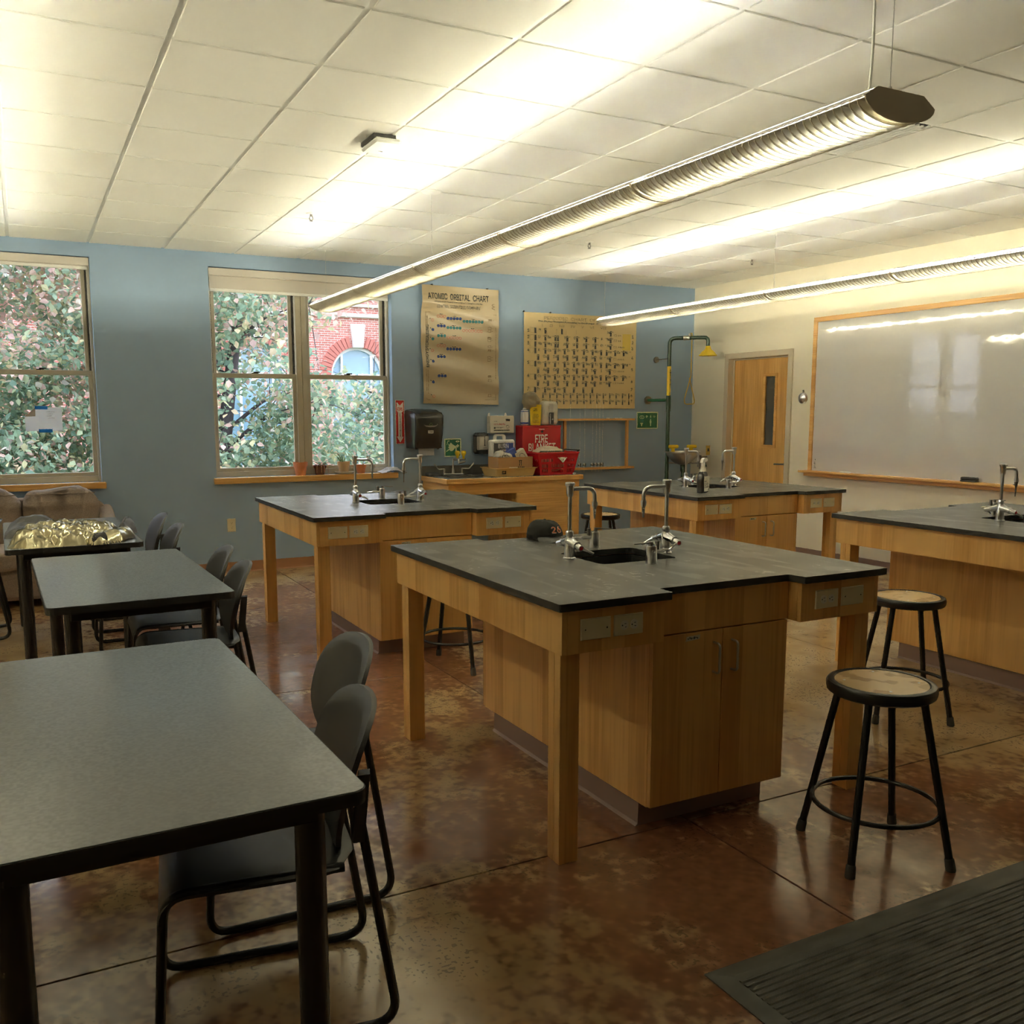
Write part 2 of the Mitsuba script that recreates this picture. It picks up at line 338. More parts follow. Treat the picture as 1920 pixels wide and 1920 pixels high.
# note taped to the left window
zc, xc, yn = 1.357, .034, YW+.098
t = thing('paper_note', 'white sheet of paper stuck on the left window with blue tape', 'paper note')
ol = Polygon([(0, 0), (.292, .004), (.292, .205), (.085, .205), (0, .125)])
obj(t, 'sheet', on(extr(ol, .0006), M_FAR, xc, yn, zc), 'tissue')
obj(t, 'folded_corner', on(extr(Polygon([(0, .125), (.085, .205), (.083, .128)]), .0008), M_FAR, xc, yn-.0012, zc), 'paper_back', label='grey folded corner')
obj(t, 'tape', on(extr(sbox(.082, .187, .182, .217), .0008), M_FAR, xc, yn-.0014, zc), 'blue_tape', label='blue tape'); obj(t, 'tape', on(extr(sbox(.102, -.012, .21, .018), .0008), M_FAR, xc, yn-.0014, zc), 'blue_tape')
ln = cat(*[extr(sbox(.17+.01*(k % 2), .165-.018*k, .235-.012*((k*7) % 3), .168-.018*k), .0003) for k in range(4)])
obj(t, 'handwriting', on(ln, M_FAR, xc, yn-.0009, zc), 'paper_back')

# ---------------------------------------------------------------- door
struct('door_1', 'maple door with a narrow glass lite')
fx = XR-.022
fr = cat(cbox(fx, XR+.16, DY1-.001, DY1+.062, 0, DZ+.062), cbox(fx, XR+.16, DY0-.062, DY0+.001, 0, DZ+.062), cbox(fx, XR+.16, DY0-.062, DY1+.062, DZ, DZ+.062),
         cbox(XR+.055, XR+.07, DY1-.016, DY1, 0, DZ), cbox(XR+.055, XR+.07, DY0, DY0+.016, 0, DZ), cbox(XR+.055, XR+.07, DY0, DY1, DZ-.016, DZ))
P('frame_paint', (.58, .50, .38), .45)
obj('door_1', 'frame', fr, 'frame_paint')
lx0, lx1, la, lb, lza, lzb = XR+.072, XR+.116, 4.145, 4.315, 1.14, 1.91
p = sbox(-DY1+.004, .006, -DY0-.004, DZ-.004).difference(sbox(-lb, lza, -la, lzb))
leaf = obj('door_1', 'leaf', on(extr(p, lx1-lx0), M_RIGHT, lx1, 0, 0), 'maple')
pf = sbox(-lb-.018, lza-.018, -la+.018, lzb+.018).difference(sbox(-lb+.014, lza+.014, -la-.014, lzb-.014))
obj(leaf, 'lite_frame', on(extr(pf, .018), M_RIGHT, lx0+.006, 0, 0), 'maple_h')
obj(leaf, 'pane', cbox(lx0+.012, lx0+.018, la, lb, lza, lzb, 0), 'pane_dark', label='dark narrow pane')
obj(leaf, 'lever_handle', cat(tube(rpath([(lx0, 3.965, .955), (lx0-.05, 3.965, .955), (lx0-.05, 4.085, .952)], .015), .0085), cyl((lx0-.008, 3.965, .955), (lx0, 3.965, .955), .027)), 'dark_steel', smooth=40, label='dark lever handle')
obj(leaf, 'lock', cyl((lx0-.014, 3.965, 1.06), (lx0, 3.965, 1.06), .018), 'dark_steel', smooth=40)
obj('door_1', 'hall_backing', cbox(XR+.145, XR+.158, DY0, DY1, 0, DZ, 0), 'black')

# ---------------------------------------------------------------- ceiling fittings
def pendant(x, label, ya=-1.25, n=5, L=1.22, hang=(), cord=False, up=-1):
    t = thing('pendant_light', label, 'light fixture', 'linear pendant lights'); yb = ya+n*L
    prof = lambda s, top, wide, bot: Polygon([(-.104*s, top), (.104*s, top), (.158*s, wide)]+[(.158*s*math.cos(a), wide+(bot-wide)*math.sin(a)) for a in np.linspace(0, math.pi, 15)][1:-1]+[(-.158*s, wide)])
    zt, zw, zb = 2.500, 2.467, 2.408
    for y, d in ((ya-.003, -1), (yb+.003, 1)):
        obj(t, 'end_cap', on(extr(prof(1.0, zt, zw, zb), .005), M_FAR, x, y+.0025*1, 0), 'cap_metal')
    bl = Polygon([(.152*math.cos(a), zw-.004+(zb+.002-zw+.004)*math.sin(a)) for a in np.linspace(0, math.pi, 17)]+[(-.12, zw+.013), (-.10, zw-.004), (.10, zw-.004), (.12, zw+.013)])
    blade = mikit.ply(on(extr(bl, .0012), M_FAR, 0, 0, 0), 'louver_white')
    rim = mikit.ply(on(extr(bl.difference(shapely.affinity.translate(shapely.affinity.scale(bl, .985, .93), 0, .004)).intersection(sbox(-1, 0, 1, zw+.002)), .0030), M_FAR, 0, .0008, 0), 'cap_metal')
    nb = 38
    for s in range(n):
        for k in range(1, nb):
            lv = obj(t, 'louver', {**blade, 'to_world': T().translate([x, ya+s*L+k*L/nb, 0])}, None)
            obj(lv, 'rim', {**rim, 'to_world': T().translate([x, ya+s*L+k*L/nb, 0])}, None)
        if s: 
            jo = prof(1.0, zt, zw, zb-.001).difference(shapely.affinity.scale(prof(1.0, zt, zw, zb), .93, .8))
            obj(t, 'joint_band', on(extr(jo, .012), M_FAR, x, ya+s*L+.006, 0), 'cap_metal')
        for sx in (-1, 1):
            e = mikit.ply(cyl((x+sx*.058, ya+s*L+.03, zw+.0125), (x+sx*.058, ya+(s+1)*L-.03, zw+.0125), .0125, 10), 'white', smooth=40)
            e['emitter'] = {'type': 'area', 'radiance': rgb(*TUBE)}
            obj(t, 'lamp_tube', e, None)
        # parabolic side reflectors and spine
    for sx in (-1, 1):
        obj(t, 'lamp_baffle', cbox(x+sx*.042, x+sx*.148, ya, yb, zw-.0038, zw-.0028, 0), 'fixture_white')
        for a, b in ((0, .22), (.78, 1)):                    # open perforated side: only its two folded edges are solid
            p, q = (.157-.053*a, zw+(zt-zw)*a), (.157-.053*b, zw+(zt-zw)*b)
            obj(t, 'side_rail', trimesh.convex.convex_hull(np.array([(x+sx*u, yy, z) for yy in (ya, yb) for u, z in (p, q, (p[0]-.002, p[1]), (q[0]-.002, q[1]))])), 'fixture_white')
    obj(t, 'ballast_tray', cat(cbox(x+up*.064, x-up*.083, ya, yb, zt-.004, zt, .001), cbox(x-.006, x+.006, ya, yb, zw-.002, zt-.004, .002)), 'fixture_white')
    for y in hang:
        c = obj(t, 'canopy', lathe([(0, H-.03), (.006, H-.03), (.007, H-.022), (.062, H-.016), (.066, H-.012), (.066, H-.0065), (0, H-.0065)], 28, (x, y, 0)), 'white_paint', smooth=30)
        obj(c, 'cable', cyl((x, y, zt-.002), (x, y, H-.02), .0016, 8), 'steel')
    if cord:
        obj(t, 'hanger_cable', cat(cyl((x+.012, ya+.05, zt), (x+.012, ya+.05, H-.006), .0016, 8), cyl((x+.012, ya+.05, zt-.002), (x+.012, ya+.05, zt+.03), .006, 10)), 'steel')
        obj(t, 'power_cord', tube(np.array([(x-.01+.004*math.sin(k*.5), ya+.11+.004*math.cos(k*.4), zt+(H-.006-zt)*k/12) for k in range(13)]), .0045, 8), 'white_paint', smooth=True)
    return t
pendant(2.515, 'long white louvred pendant light whose end plate shows, running over the front lab table', hang=(4.83, 2.44), cord=True)
pendant(5.575, 'long white louvred pendant light hanging along the whiteboard wall', hang=(4.93, 2.46))
pendant(-.54, 'long white louvred pendant light over the black classroom tables', hang=(4.9, 2.46), up=1)

t = thing('wireless_access_point', 'white square access point clipped to the ceiling grid left of the front pendant light', 'access point')
v = cbox(-.075, .075, -.12, .12, -.034, -.008, .012)
obj(t, 'housing', mv(v, 1.815, 1.50, H-.018), 'white_paint'); obj(t, 'bracket', mv(cbox(-.062, .062, -.105, .105, -.012, .012, .002), 1.80, 1.50, H-.018), 'black')
obj(t, 'mark', mv(extr(Polygon([(-.012, 0), (0, .006), (.014, .002), (.006, -.004)]), .0005), 1.83, 1.55, H-.0531), 'slot')
for n_, (x, y) in enumerate(((1.991, 3.45), (4.44, 3.489), (6.309, 3.528))):
    t = thing('sprinkler_head', ('chrome sprinkler head left of the front pendant light', 'chrome sprinkler head behind the middle of the front pendant light', 'chrome sprinkler head near the whiteboard wall')[n_], 'sprinkler', 'ceiling sprinklers')
    obj(t, 'escutcheon', lathe([(0, H-.016), (.03, H-.014), (.038, H-.0065), (0, H-.0065)], 20, (x, y, 0)), 'white_paint', smooth=30)
    obj(t, 'head', cat(cyl((x, y, H-.03), (x, y, H-.012), .009, 10), tube(rpath([(x-.007, y, H-.028), (x-.014, y, H-.045), (x, y, H-.062), (x+.014, y, H-.045), (x+.007, y, H-.028)], .006), .003, 6), cyl((x, y, H-.064), (x, y, H-.060), .013, 12)), 'dark_steel', smooth=40)
t = thing('air_diffuser', 'linear slot air diffuser set in the ceiling behind the end of the front pendant light', 'air vent')
x0, x1, y0, y1 = 6*S+.012, 7*S-.012, .012, S-.012
obj(t, 'face_frame', cat(cbox(x0, x1, y0, y1, H+.004, H+.016, 0), *[cbox(x1-.115+.0*k, x1-.112, y0+.01, y1-.01, H-.008, H+.006, 0) for k in range(1)], cbox(x1-.006, x1, y0, y1, H-.008, H+.006, 0)), 'grid_white')
for k in range(3): obj(t, 'vane', rot(cbox(x1-.105+.033*k, x1-.101+.033*k, y0+.012, y1-.012, H-.010, H+.004, 0), 0), 'white_paint')
obj(t, 'slot', cbox(x1-.112, x1-.006, y0+.01, y1-.01, H+.001, H+.005, 0), 'black', label='black slots')

# ---------------------------------------------------------------- laboratory tables
TW, TL, TZ = 1.491, 1.498, .904
N1, N2, ND = .447, 1.045, .075
def faucet_parts(parent, x, y, deg, z=TZ, nozzle='serrated', hot=-1):
    def pl(m): return mv(rot(m, deg), x, y, z)
    body = cat(lathe([(0, 0), (.027, 0), (.027, .004), (.023, .008), (.021, .055), (0, .055)], 20),
               hull([(.022*math.cos(a), .022*math.sin(a), .045) for a in np.linspace(0, 6.28, 16)], [(.013*math.cos(a), .013*math.sin(a), .096) for a in np.linspace(0, 6.28, 16)]))
    for s in (-1, 1):
        c = np.array([0, s*.046, .064]); d = np.array([0, s*.97, -.24])
        ring = lambda r, q: [(r*math.cos(a), q[1]+r*math.sin(a)*.34*s, q[2]+r*math.sin(a)*.94) for a in np.linspace(0, 6.28, 14)]
        body = cat(body, hull(ring(.021, np.array([0, s*.006, .073])), ring(.0145, c)), cyl(c, c+d*.014, .0165, 14), cyl(c+d*.014, c+d*.032, .0125, 14))
    body = cat(body, lathe([(0, .094), (.015, .094), (.017, .100), (.017, .112), (.012, .118), (0, .118)], 18), cyl((0, 0, .115), (0, 0, .268), .0082, 14))
    k = obj(parent, 'faucet', pl(body), 'chrome', smooth=40, label='chrome gooseneck faucet')
    obj(k, 'vacuum_breaker', pl(lathe([(0, .258), (.011, .258), (.0145, .268), (.0145, .283), (.016, .298), (.0165, .302), (.0205, .304), (.0205, .314), (.018, .318), (0, .318)], 12)), 'chrome', smooth=30)
    sp = rpath([(.010, 0, .290), (.122, 0, .290), (.122, 0, .205)], .045, 10)
    obj(k, 'spout', pl(cat(tube(sp, .0085, 14), cyl((.122, 0, .212), (.122, 0, .232), .0125, 10))), 'chrome', smooth=40)
    if nozzle == 'serrated':
        zs = np.linspace(.214, .160, 19); rs = [.0078-.0042*i/18+(.0012 if i % 2 else -.0006) for i in range(19)]
        nz = tube(np.array([(.122, 0, q) for q in zs]), rs, 10); nm = 'dark_steel'
    else: nz = cat(tube([(.122, 0, .214), (.122, 0, .190), (.122, 0, .186), (.122, 0, .13)], [.010, .008, .0045, .003], 10), cyl((.12, 0, .197), (.10, 0, .197), .003, 6)); nm = 'dark_steel'
    obj(k, 'nozzle', pl(nz), nm, label='tapered hose nozzle')
    for s in (-1, 1):
        c = np.array([0, s*.046, .064]); d = np.array([0, s*.97, -.24])
        h = obj(k, 'handle', pl(cat(cyl(c+d*.032, c+d*.046, .0125, 14), tube([c+d*.039, c+d*.044+np.array([.032, 0, -.012]), c+d*.050+np.array([.056, 0, -.024])], [.0065, .0058, .005], 8))), 'chrome', smooth=40)
        obj(k, 'index_button', pl(cyl(c+d*.046, c+d*.0475, .008, 12)), 'red' if s == hot else 'burn_blue', label='red hot-water button' if s == hot else 'blue cold-water button')
def turret_parts(parent, x, y, deg, z=TZ):
    def pl(m): return mv(rot(m, deg), x, y, z)
    b = lathe([(0, 0), (.023, 0), (.0225, .066), (.019, .072), (0, .072)], 20)
    for a, L in ((8, .05), (-100, .012)):
        arm = cat(cyl((.015, 0, .048), (.015+L, 0, .048), .0095, 6), cyl((.015+L, 0, .048), (.022+L, 0, .048), .007, 10), tube([(.02+L, 0, .048), (.06+L if L > .02 else .045, 0, .048)], [.0055, .0028], 8))
        b = cat(b, rot(arm, a))
    k = obj(parent, 'gas_tap', pl(b), 'chrome', smooth=35, label='chrome gas turret')
    for dx, dy, a in ((-.008, -.006, 172), (.030, .004, 8)):
        st = cyl((dx, dy, .055), (dx, dy, .088), .0085, 12)
        if a > 90:
            fl = tf(extr(Polygon([(0, -.006), (.03, -.009), (.072, -.004), (.072, .004), (.03, .009), (0, .006)]), .004), np.eye(4)); fl = mv(rot(rot(fl, 4, (0, 1, 0)), a), dx, dy, .084); st = cat(st, fl)
        obj(k, 'lever', pl(st), 'dark_steel', smooth=35, label='flat steel lever')
def outlet(parent, x, y, z, blank, M=M_FAR, w=.118, h=.072):
    """a plate lying on its side, x, z its lower left corner on a face looking towards -y"""
    p = obj(parent, 'blank_plate' if blank else 'outlet_plate', on(hull([(0, 0, 0), (w, 0, 0), (w, h, 0), (0, h, 0)], [(.003, .003, .005), (w-.003, .003, .005), (w-.003, h-.003, .005), (.003, h-.003, .005)]), M, x, y, z), 'wall_plate', label='cream blank cover plate' if blank else 'cream duplex outlet plate')
    if blank: obj(p, 'screw', on(cat(*[extr(Point(q, h/2).buffer(.0028, 6), .0058) for q in (.017, w-.017)]), M, x, y, z), 'slot')
    else:
        r = cat(*[extr(Point(q, h/2).buffer(.0165, 10).intersection(sbox(q-.0145, 0, q+.0145, h)), .0068) for q in (w/2-.0195, w/2+.0195)])
        obj(p, 'receptacle', on(r, M, x, y, z), 'off_white')
        s = []
        for q in (w/2-.0195, w/2+.0195): s += [sbox(q-.001, h/2+.004, q+.006, h/2+.0065), sbox(q+.001, h/2-.0075, q+.007, h/2-.005), Point(q-.009, h/2).buffer(.0026, 5)]
        obj(p, 'slots', on(cat(*[extr(a, .0073) for a in s]), M, x, y, z), 'ink')
def lab_table(label):
    t = thing('lab_table', label, 'lab table', 'four-place laboratory tables')
    top = Polygon([(0, 0), (N1, 0), (N1, ND), (N2, ND), (N2+.012, 0), (TW, 0), (TW, TL), (N2+.012, TL), (N2, TL-ND), (N1, TL-ND), (N1, TL), (0, TL)]).buffer(-.006).buffer(.012).buffer(-.006)
    sx0, sx1, sy0, sy1 = .555, .935, .585, .925
    hole = sbox(sx0, sy0, sx1, sy1).buffer(-.03).buffer(.03)
    w = mv(extr(top.difference(hole), .0015), 0, 0, TZ-.0015); e = mv(extr(top.difference(hole), .0245), 0, 0, TZ-.026)
    k = obj(t, 'worktop', w, 'black_resin', label='black resin worktop')
    obj(k, 'edge', e, 'resin_edge')
    ho = hole.buffer(.012)
    obj(t, 'sink', cat(mv(extr(ho.difference(hole.buffer(-.002)), .16), 0, 0, TZ-.19), mv(extr(ho, .012), 0, 0, TZ-.2), mv(extr(hole.centroid.buffer(.03), .004), 0, 0, TZ-.188)), 'resin_edge', label='black sink basin')
    # wings
    z0, z1 = .729, TZ-.026
    for a, b, out in ((.022, .430, .022), (1.062, TW-.022, TW-.022)):
        obj(t, 'apron', cbox(a if out == a else b-.02, a+.02 if out == a else b, .022, TL-.022, z0, z1, .0015), 'maple')
        for y in (.022, TL-.042): obj(t, 'apron', cbox(a+.0205 if out == a else a, b if out == a else b-.0205, y, y+.02, z0, z1, .0012), 'maple')
        inn = (b-.02, b) if out == a else (a, a+.02)
        for y in (.0425, TL-.115): obj(t, 'apron', cbox(inn[0], inn[1], y, y+.0725, z0, z1, .001), 'maple')
    for x in (.034, TW-.109):
        for y in (.05, TL-.125): obj(t, 'leg', cat(cbox(x, x+.075, y, y+.0362, 0, z0+.03, .0015), cbox(x, x+.075, y+.0372, y+.075, 0, z0+.03, .0015), cbox(x+.002, x+.0372, y-.0002, y+.075, .0, z0+.03, .0008), cbox(x+.0382, x+.073, y-.0002, y+.075, .0, z0+.03, .0008)), 'maple')
    c0, c1, ya, yb = .432, 1.060, .102, TL-.102
    obj(t, 'cabinet', cat(cbox(c0, c0+.02, ya+.002, yb-.002, .1, z1, .001), cbox(c1-.02, c1, ya+.002, yb-.002, .1, z1, .001), cbox(c0, c1, ya+.02, yb-.02, .1, .12, .001), cbox(c0+.02, c1-.02, TL/2-.01, TL/2+.01, .12, .70, 0)), 'maple')
    obj(t, 'toe_kick', cat(cbox(c0+.02, c1-.02, ya+.07, yb-.07, 0, .1, .001), *[tf(extr(Polygon([(0, 0), (.016, 0), (.006, .01), (.004, .098), (0, .098)]), yb-ya-.14), np.array([[-1, 0, 0, c0+.02], [0, 0, 1, ya+.07], [0, 1, 0, 0], [0, 0, 0, 1.0]]))]), 'base_vinyl', label='purple-brown vinyl toe kick')
    for y, s in ((ya, 1), (yb, -1)):
        yf, ybk = (y-.018, y+.002) if s == 1 else (y-.002, y+.018)
        obj(t, 'false_drawer', cbox(c0+.001, c1-.001, yf, ybk, z0+.004, z1-.001, .0012), 'maple')
        xm = (c0+c1)/2
        for a, b, hx in ((c0+.001, xm-.0015, xm-.042), (xm+.0015, c1-.001, xm+.042)):
            d = obj(t, 'door', cbox(a, b, yf, ybk, .104, z0-.001, .0012), 'maple')
            yo = yf if s == 1 else ybk
            obj(d, 'handle', tube(rpath([(hx, yo, .682), (hx, yo-s*.034, .682), (hx, yo-s*.034, .572), (hx, yo, .572)], .016), .0045, 10), 'steel', smooth=40, label='steel wire pull')
            if s == 1 and hx < xm:
                tp = obj(d, 'tape_label', on(cat(extr(Polygon([(0, 0), (.062, .004), (.066, .02), (.004, .017)]), .0006)), M_FAR, .575, yo, .698), 'ivory', label='masking tape with pen marks')
                sc = cat(*[extr(sbox(.008+.007*q, .006+.003*(q % 2), .013+.007*q, .011+.002*((q*5) % 3)), .0009) for q in range(7)])
                obj(d, 'pen_marks', on(sc, M_FAR, .575, yo, .698), 'ink')
    zz = .771
    outlet(t, .092, .022, zz, True); outlet(t, .222, .022, zz, False); outlet(t, 1.132, .022, zz, False); outlet(t, 1.268, .022, zz, True)
    return t, (sx0, sx1, sy0, sy1)
def fit(t, nz):
    faucet_parts(t, .520, .779, 0, nozzle=nz[0], hot=-1); faucet_parts(t, .970, .718, 180, nozzle=nz[1], hot=1)
    turret_parts(t, .79, 1.00, 170); turret_parts(t, .748, .523, -4)
tabA, _ = lab_table('maple lab table nearest the camera with a black top, a cap lying on it')
plain = {k: v for k, v in scene.items() if k.startswith(tabA+'__')}
others = [copy_of(tabA, s, T().translate([x, y, 0])) for s, x, y in (
    ('maple lab table with a black top next to the window with the flower pots', 1.472, 1.802),
    ('maple lab table with a black top near the door, a spray bottle on it', 4.272, 1.776),
    ('maple lab table with a black top cut off by the right edge of the photo', 4.301, -.919))]
move(tabA, T().translate([1.476, -.935, 0]))
def fit_at(t, nz, x, y):
    before = set(scene); fit(t, nz)
    for k in set(scene)-before: scene[k]['to_world'] = T().translate([x, y, 0])
for t, nz, x, y in ((tabA, ('serrated', 'serrated'), 1.476, -.935), (others[0], ('serrated', 'pin'), 1.472, 1.802), (others[1], ('serrated', 'pin'), 4.272, 1.776), (others[2], ('pin', 'pin'), 4.301, -.919)): fit_at(t, nz, x, y)

# ---------------------------------------------------------------- stools
def stool(label, x, y, deg):
    t = thing('stool', label, 'stool', 'round lab stools')
    obj(t, 'seat_rim', lathe([(0, .562), (.166, .562), (.174, .568), (.1765, .58), (.1765, .592), (.172, .601), (.164, .604), (.154, .603), (.150, .5985), (0, .598)], 40), 'black_metal', smooth=35)
    obj(t, 'seat_panel', lathe([(0, .5985), (.1495, .5985), (.1495, .6005), (.147, .6015), (0, .6015)], 40), 'hardboard', label='worn tan hardboard disc')
    obj(t, 'rivets', cat(*[lathe([(0, .6015), (.0055, .6015), (.003, .6035), (0, .604)], 8, (.12*math.cos(a+.5), .12*math.sin(a+.5), 0)) for a in np.arange(4)*math.pi/2]), 'steel')
    for a in np.arange(4)*math.pi/2:
        c, s = math.cos(a), math.sin(a); f = lambda r, z: (r*c, r*s, z)
        k = obj(t, 'leg', tube([f(.135, .57), f(.247, .02)], .0127, 12), 'black_metal', smooth=40)
        obj(k, 'rubber_foot', tube([f(.2425, .042), f(.2435, .038), f(.250, .004), f(.250, .0)], [.0135, .016, .017, .0155], 12), 'rubber', smooth=40)
    obj(t, 'foot_ring', tube([(.205*math.cos(a), .205*math.sin(a), .176) for a in np.linspace(0, 2*math.pi, 49)[:-1]], .0082, 10, closed=True), 'black_metal', smooth=True)
    move(t, T().translate([x, y, 0]).rotate([0, 0, 1], deg)); return t
stool('black stool with a worn tan seat standing in the open beside the rubber mat', 2.537, -1.287, 25)
stool('black stool between the nearest lab table and the one at the right edge', 3.86, -.33, 12)
stool('black stool behind the nearest lab table, only legs and foot ring visible', 2.24, 1.52, 0)
stool('black stool behind the back left corner of the lab table with the spray bottle', 4.60, 3.50, 20)

# ---------------------------------------------------------------- classroom tables and chairs
def class_table(label, x, y, W, L, deg):
    t = thing('classroom_table', label, 'table', 'black classroom tables')
    p = sbox(0, 0, W, L).buffer(-.035).buffer(.035, 8); zt = .74
    k = obj(t, 'tabletop', cat(mv(extr(p.buffer(-.003), .002), 0, 0, zt-.002)), 'grey_laminate', label='grey laminate top')
    obj(k, 'edge_band', cat(mv(extr(p, .029), 0, 0, zt-.031)), 'black_edge', label='black edge band')
    obj(t, 'frame', cat(cbox(.09, W-.09, .06, .085, .665, .709), cbox(.09, W-.09, L-.085, L-.06, .665, .709), cbox(.09, .115, .06, L-.06, .665, .709), cbox(W-.115, W-.09, .06, L-.06, .665, .709)), 'black_metal')
    for a in (.10, W-.10):
        for b in (.10, L-.10): obj(t, 'leg', lathe([(0, 0), (.028, 0), (.032, .006), (.032, .71), (0, .71)], 20, (a, b, 0)), 'black_metal', smooth=40)
    move(t, T().translate([x, y, 0]).rotate([0, 0, 1], deg)); return t
class_table('grey-topped black table filling the lower left corner of the photo', -.172, -1.665, .762, 1.465, 1.2)
class_table('grey-topped black table in the middle of the row, bare', .040, .605, .745, 1.465, 1.5)
class_table('grey-topped black table nearest the sofa, with the gold jacket on it', -.128, 2.45, .745, 1.53, 1.2)

def chair_meshes():
    # seat: x forward
    U = np.linspace(-1, 1, 15); V = np.concatenate([np.linspace(-.195, .2, 9), [.222, .240, .252, .258, .260]])
    G = np.zeros((len(V), len(U), 3))
    for i, v in enumerate(V):
        for j, u in enumerate(U):
            hw = .222 if v > -.12 else .222-.10*((-.12-v)/.075)**2
            z = .452-.010*math.exp(-((v+.03)/.12)**2)*(1-u*u)-.016*abs(u)**5
            if v > .2: q = (v-.2)/.06; z -= .062*(1-math.sqrt(max(0, 1-q*q)))
            G[i, j] = (v, u*hw, z)
    seat = sheet(G, .009)
    # back: concentric rings
    ns, nr = 40, 9; P_ = []
    def pt(r, a):
        c, s = math.cos(a), math.sin(a); e = .78
        b = .236*np.sign(c)*abs(c)**e; h = np.sign(s)*abs(s)**e
        b *= (1.0 if h > 0 else 1-.16*h*h); h = .185*h
        y, z = r*b, .612+r*h
        d = .070*(y/.236)**2 + .010*max(0, (r-.9)/.1)*0
        lip = -.016*max(0, (r-.86)/.14)**2
        x = -.195-.28*(z-.60) + d*.85 + lip
        return (x, y, z)
    V = [pt(0, 0)]; F = []
    for i in range(1, nr+1): V += [pt(i/nr, 2*math.pi*k/ns) for k in range(ns)]
    for k in range(ns): F.append((0, 1+k, 1+(k+1) % ns))
    for i in range(nr-1):
        for k in range(ns):
            a, b = 1+i*ns+k, 1+i*ns+(k+1) % ns; F += [(a, a+ns, b+ns), (a, b+ns, b)]
    V = np.array(V); n = len(V); B = V+np.array([-.013, 0, -.002])
    F2 = list(F)+[(a+n, c+n, b+n) for a, b, c in F]
    for k in range(ns):
        a, b = 1+(nr-1)*ns+k, 1+(nr-1)*ns+(k+1) % ns; F2 += [(a, a+n, b+n), (a, b+n, b)]
    back = trimesh.Trimesh(np.vstack([V, B]), F2, process=False)
    ribs = cat(*[tube([tuple(np.array(pt(r, a))+np.array([-.0155, 0, 0])) for a in np.linspace(0, 2*math.pi, 41)[:-1]], .0022, 6, closed=True) for r in (.58, .74)])
    return seat, back, ribs
_seat, _back, _ribs = chair_meshes()
PS, PB_, PR_ = mikit.ply(_seat, 'black_plastic', smooth=35), mikit.ply(_back, 'black_plastic', smooth=35), mikit.ply(_ribs, 'black_plastic', smooth=True)
def sled(s):
    y = s*.205
    return tube(rpath([(-.205, s*.195, .64), (-.198, y, .56), (-.285, y, .013), (.275, y, .013), (.247, y, .436), (-.16, y*.95, .432)], .06, 8), .0115, 12)
PSL = [mikit.ply(sled(s), 'black_metal', smooth=True) for s in (-1, 1)]
PBR = [mikit.ply(hull(*[[(x+dx, s*y, z) for dx in (-.016, .012)] for x, y, z in ((-.212, .188, .665), (-.206, .222, .665), (-.190, .190, .50), (-.190, .222, .50))]), 'black_plastic') for s in (-1, 1)]
PCB = mikit.ply(cat(cyl((.12, -.2, .430), (.12, .2, .430), .009, 10), cyl((-.08, -.2, .430), (-.08, .2, .430), .009, 10)), 'black_metal', smooth=40)
def chair(label, x, y, deg):
    t = thing('stacking_chair', label, 'chair', 'black stacking chairs')
    M = T().translate([x, y, 0]).rotate([0, 0, 1], deg)
    for n_, p in (('seat', PS), ('backrest', PB_), ('sled_leg', PSL[0]), ('sled_leg', PSL[1]), ('back_bracket', PBR[0]), ('back_bracket', PBR[1]), ('cross_bar', PCB)): obj(t, n_, {**p, 'to_world': M}, None)
    obj(t+'__backrest', 'rib', {**PR_, 'to_world': M}, None)
    return t
chair('black stacking chair in the foreground pushed under the large table, its seat in view', .487, -1.15, 172)
chair('black stacking chair right behind the foreground chair at the large table', .672, -.60, 178)
chair('black stacking chair at the bare middle table, nearer the camera of its pair', .675, 1.10, 176)
chair('black stacking chair at the bare middle table, farther of its pair', .70, 1.66, 178)
chair('black stacking chair at the table with the jacket, nearer of its pair', .625, 2.86, 180)
chair('black stacking chair at the table with the jacket, nearest the window wall', .625, 3.58, 181)
chair('black chair at the left edge of the photo beside the table with the jacket', -.43, 3.68, 180)
chair('black chair showing only a sled leg under the large foreground table', -.47, -.80, 176)

# ---------------------------------------------------------------- rubber mat
t = thing('floor_mat', 'black ribbed rubber mat lying on the floor in the lower right corner', 'mat')
MX0, MX1, MY0, MY1 = 1.545, 3.75, -3.10, -1.585
prof = [(MY0, 0), (MY0, .004), (MY0+.05, .0095)]
yy = MY0+.055
while yy < MY1-.07: prof += [(yy, .0095), (yy+.004, .0125), (yy+.010, .0125), (yy+.014, .0095)]; yy += .0205
prof += [(MY1-.05, .0095), (MY1, .004), (MY1, 0)]
ribs = tf(extr(Polygon(prof), MX1-MX0-.11), np.array([[0, 0, 1, MX0+.055], [1, 0, 0, 0], [0, 1, 0, 0], [0, 0, 0, 1.0]]))
bd = [hull([(MX0, MY0, 0), (MX0, MY1, 0), (MX0, MY0, .004), (MX0, MY1, .004), (MX0+.055, MY0+.05, .0095), (MX0+.055, MY1-.05, .0095), (MX0+.055, MY0, 0), (MX0+.055, MY1, 0), (MX0+.055, MY0, .004), (MX0+.055, MY1, .004)]),
         hull([(MX1, MY0, 0), (MX1, MY1, 0), (MX1, MY0, .004), (MX1, MY1, .004), (MX1-.055, MY0+.05, .0095), (MX1-.055, MY1-.05, .0095), (MX1-.055, MY0, 0), (MX1-.055, MY1, 0), (MX1-.055, MY0, .004), (MX1-.055, MY1, .004)])]
obj(t, 'ribbed_field', ribs, 'mat_rubber')
for m in bd: obj(t, 'border_strip', m, 'mat_rubber')

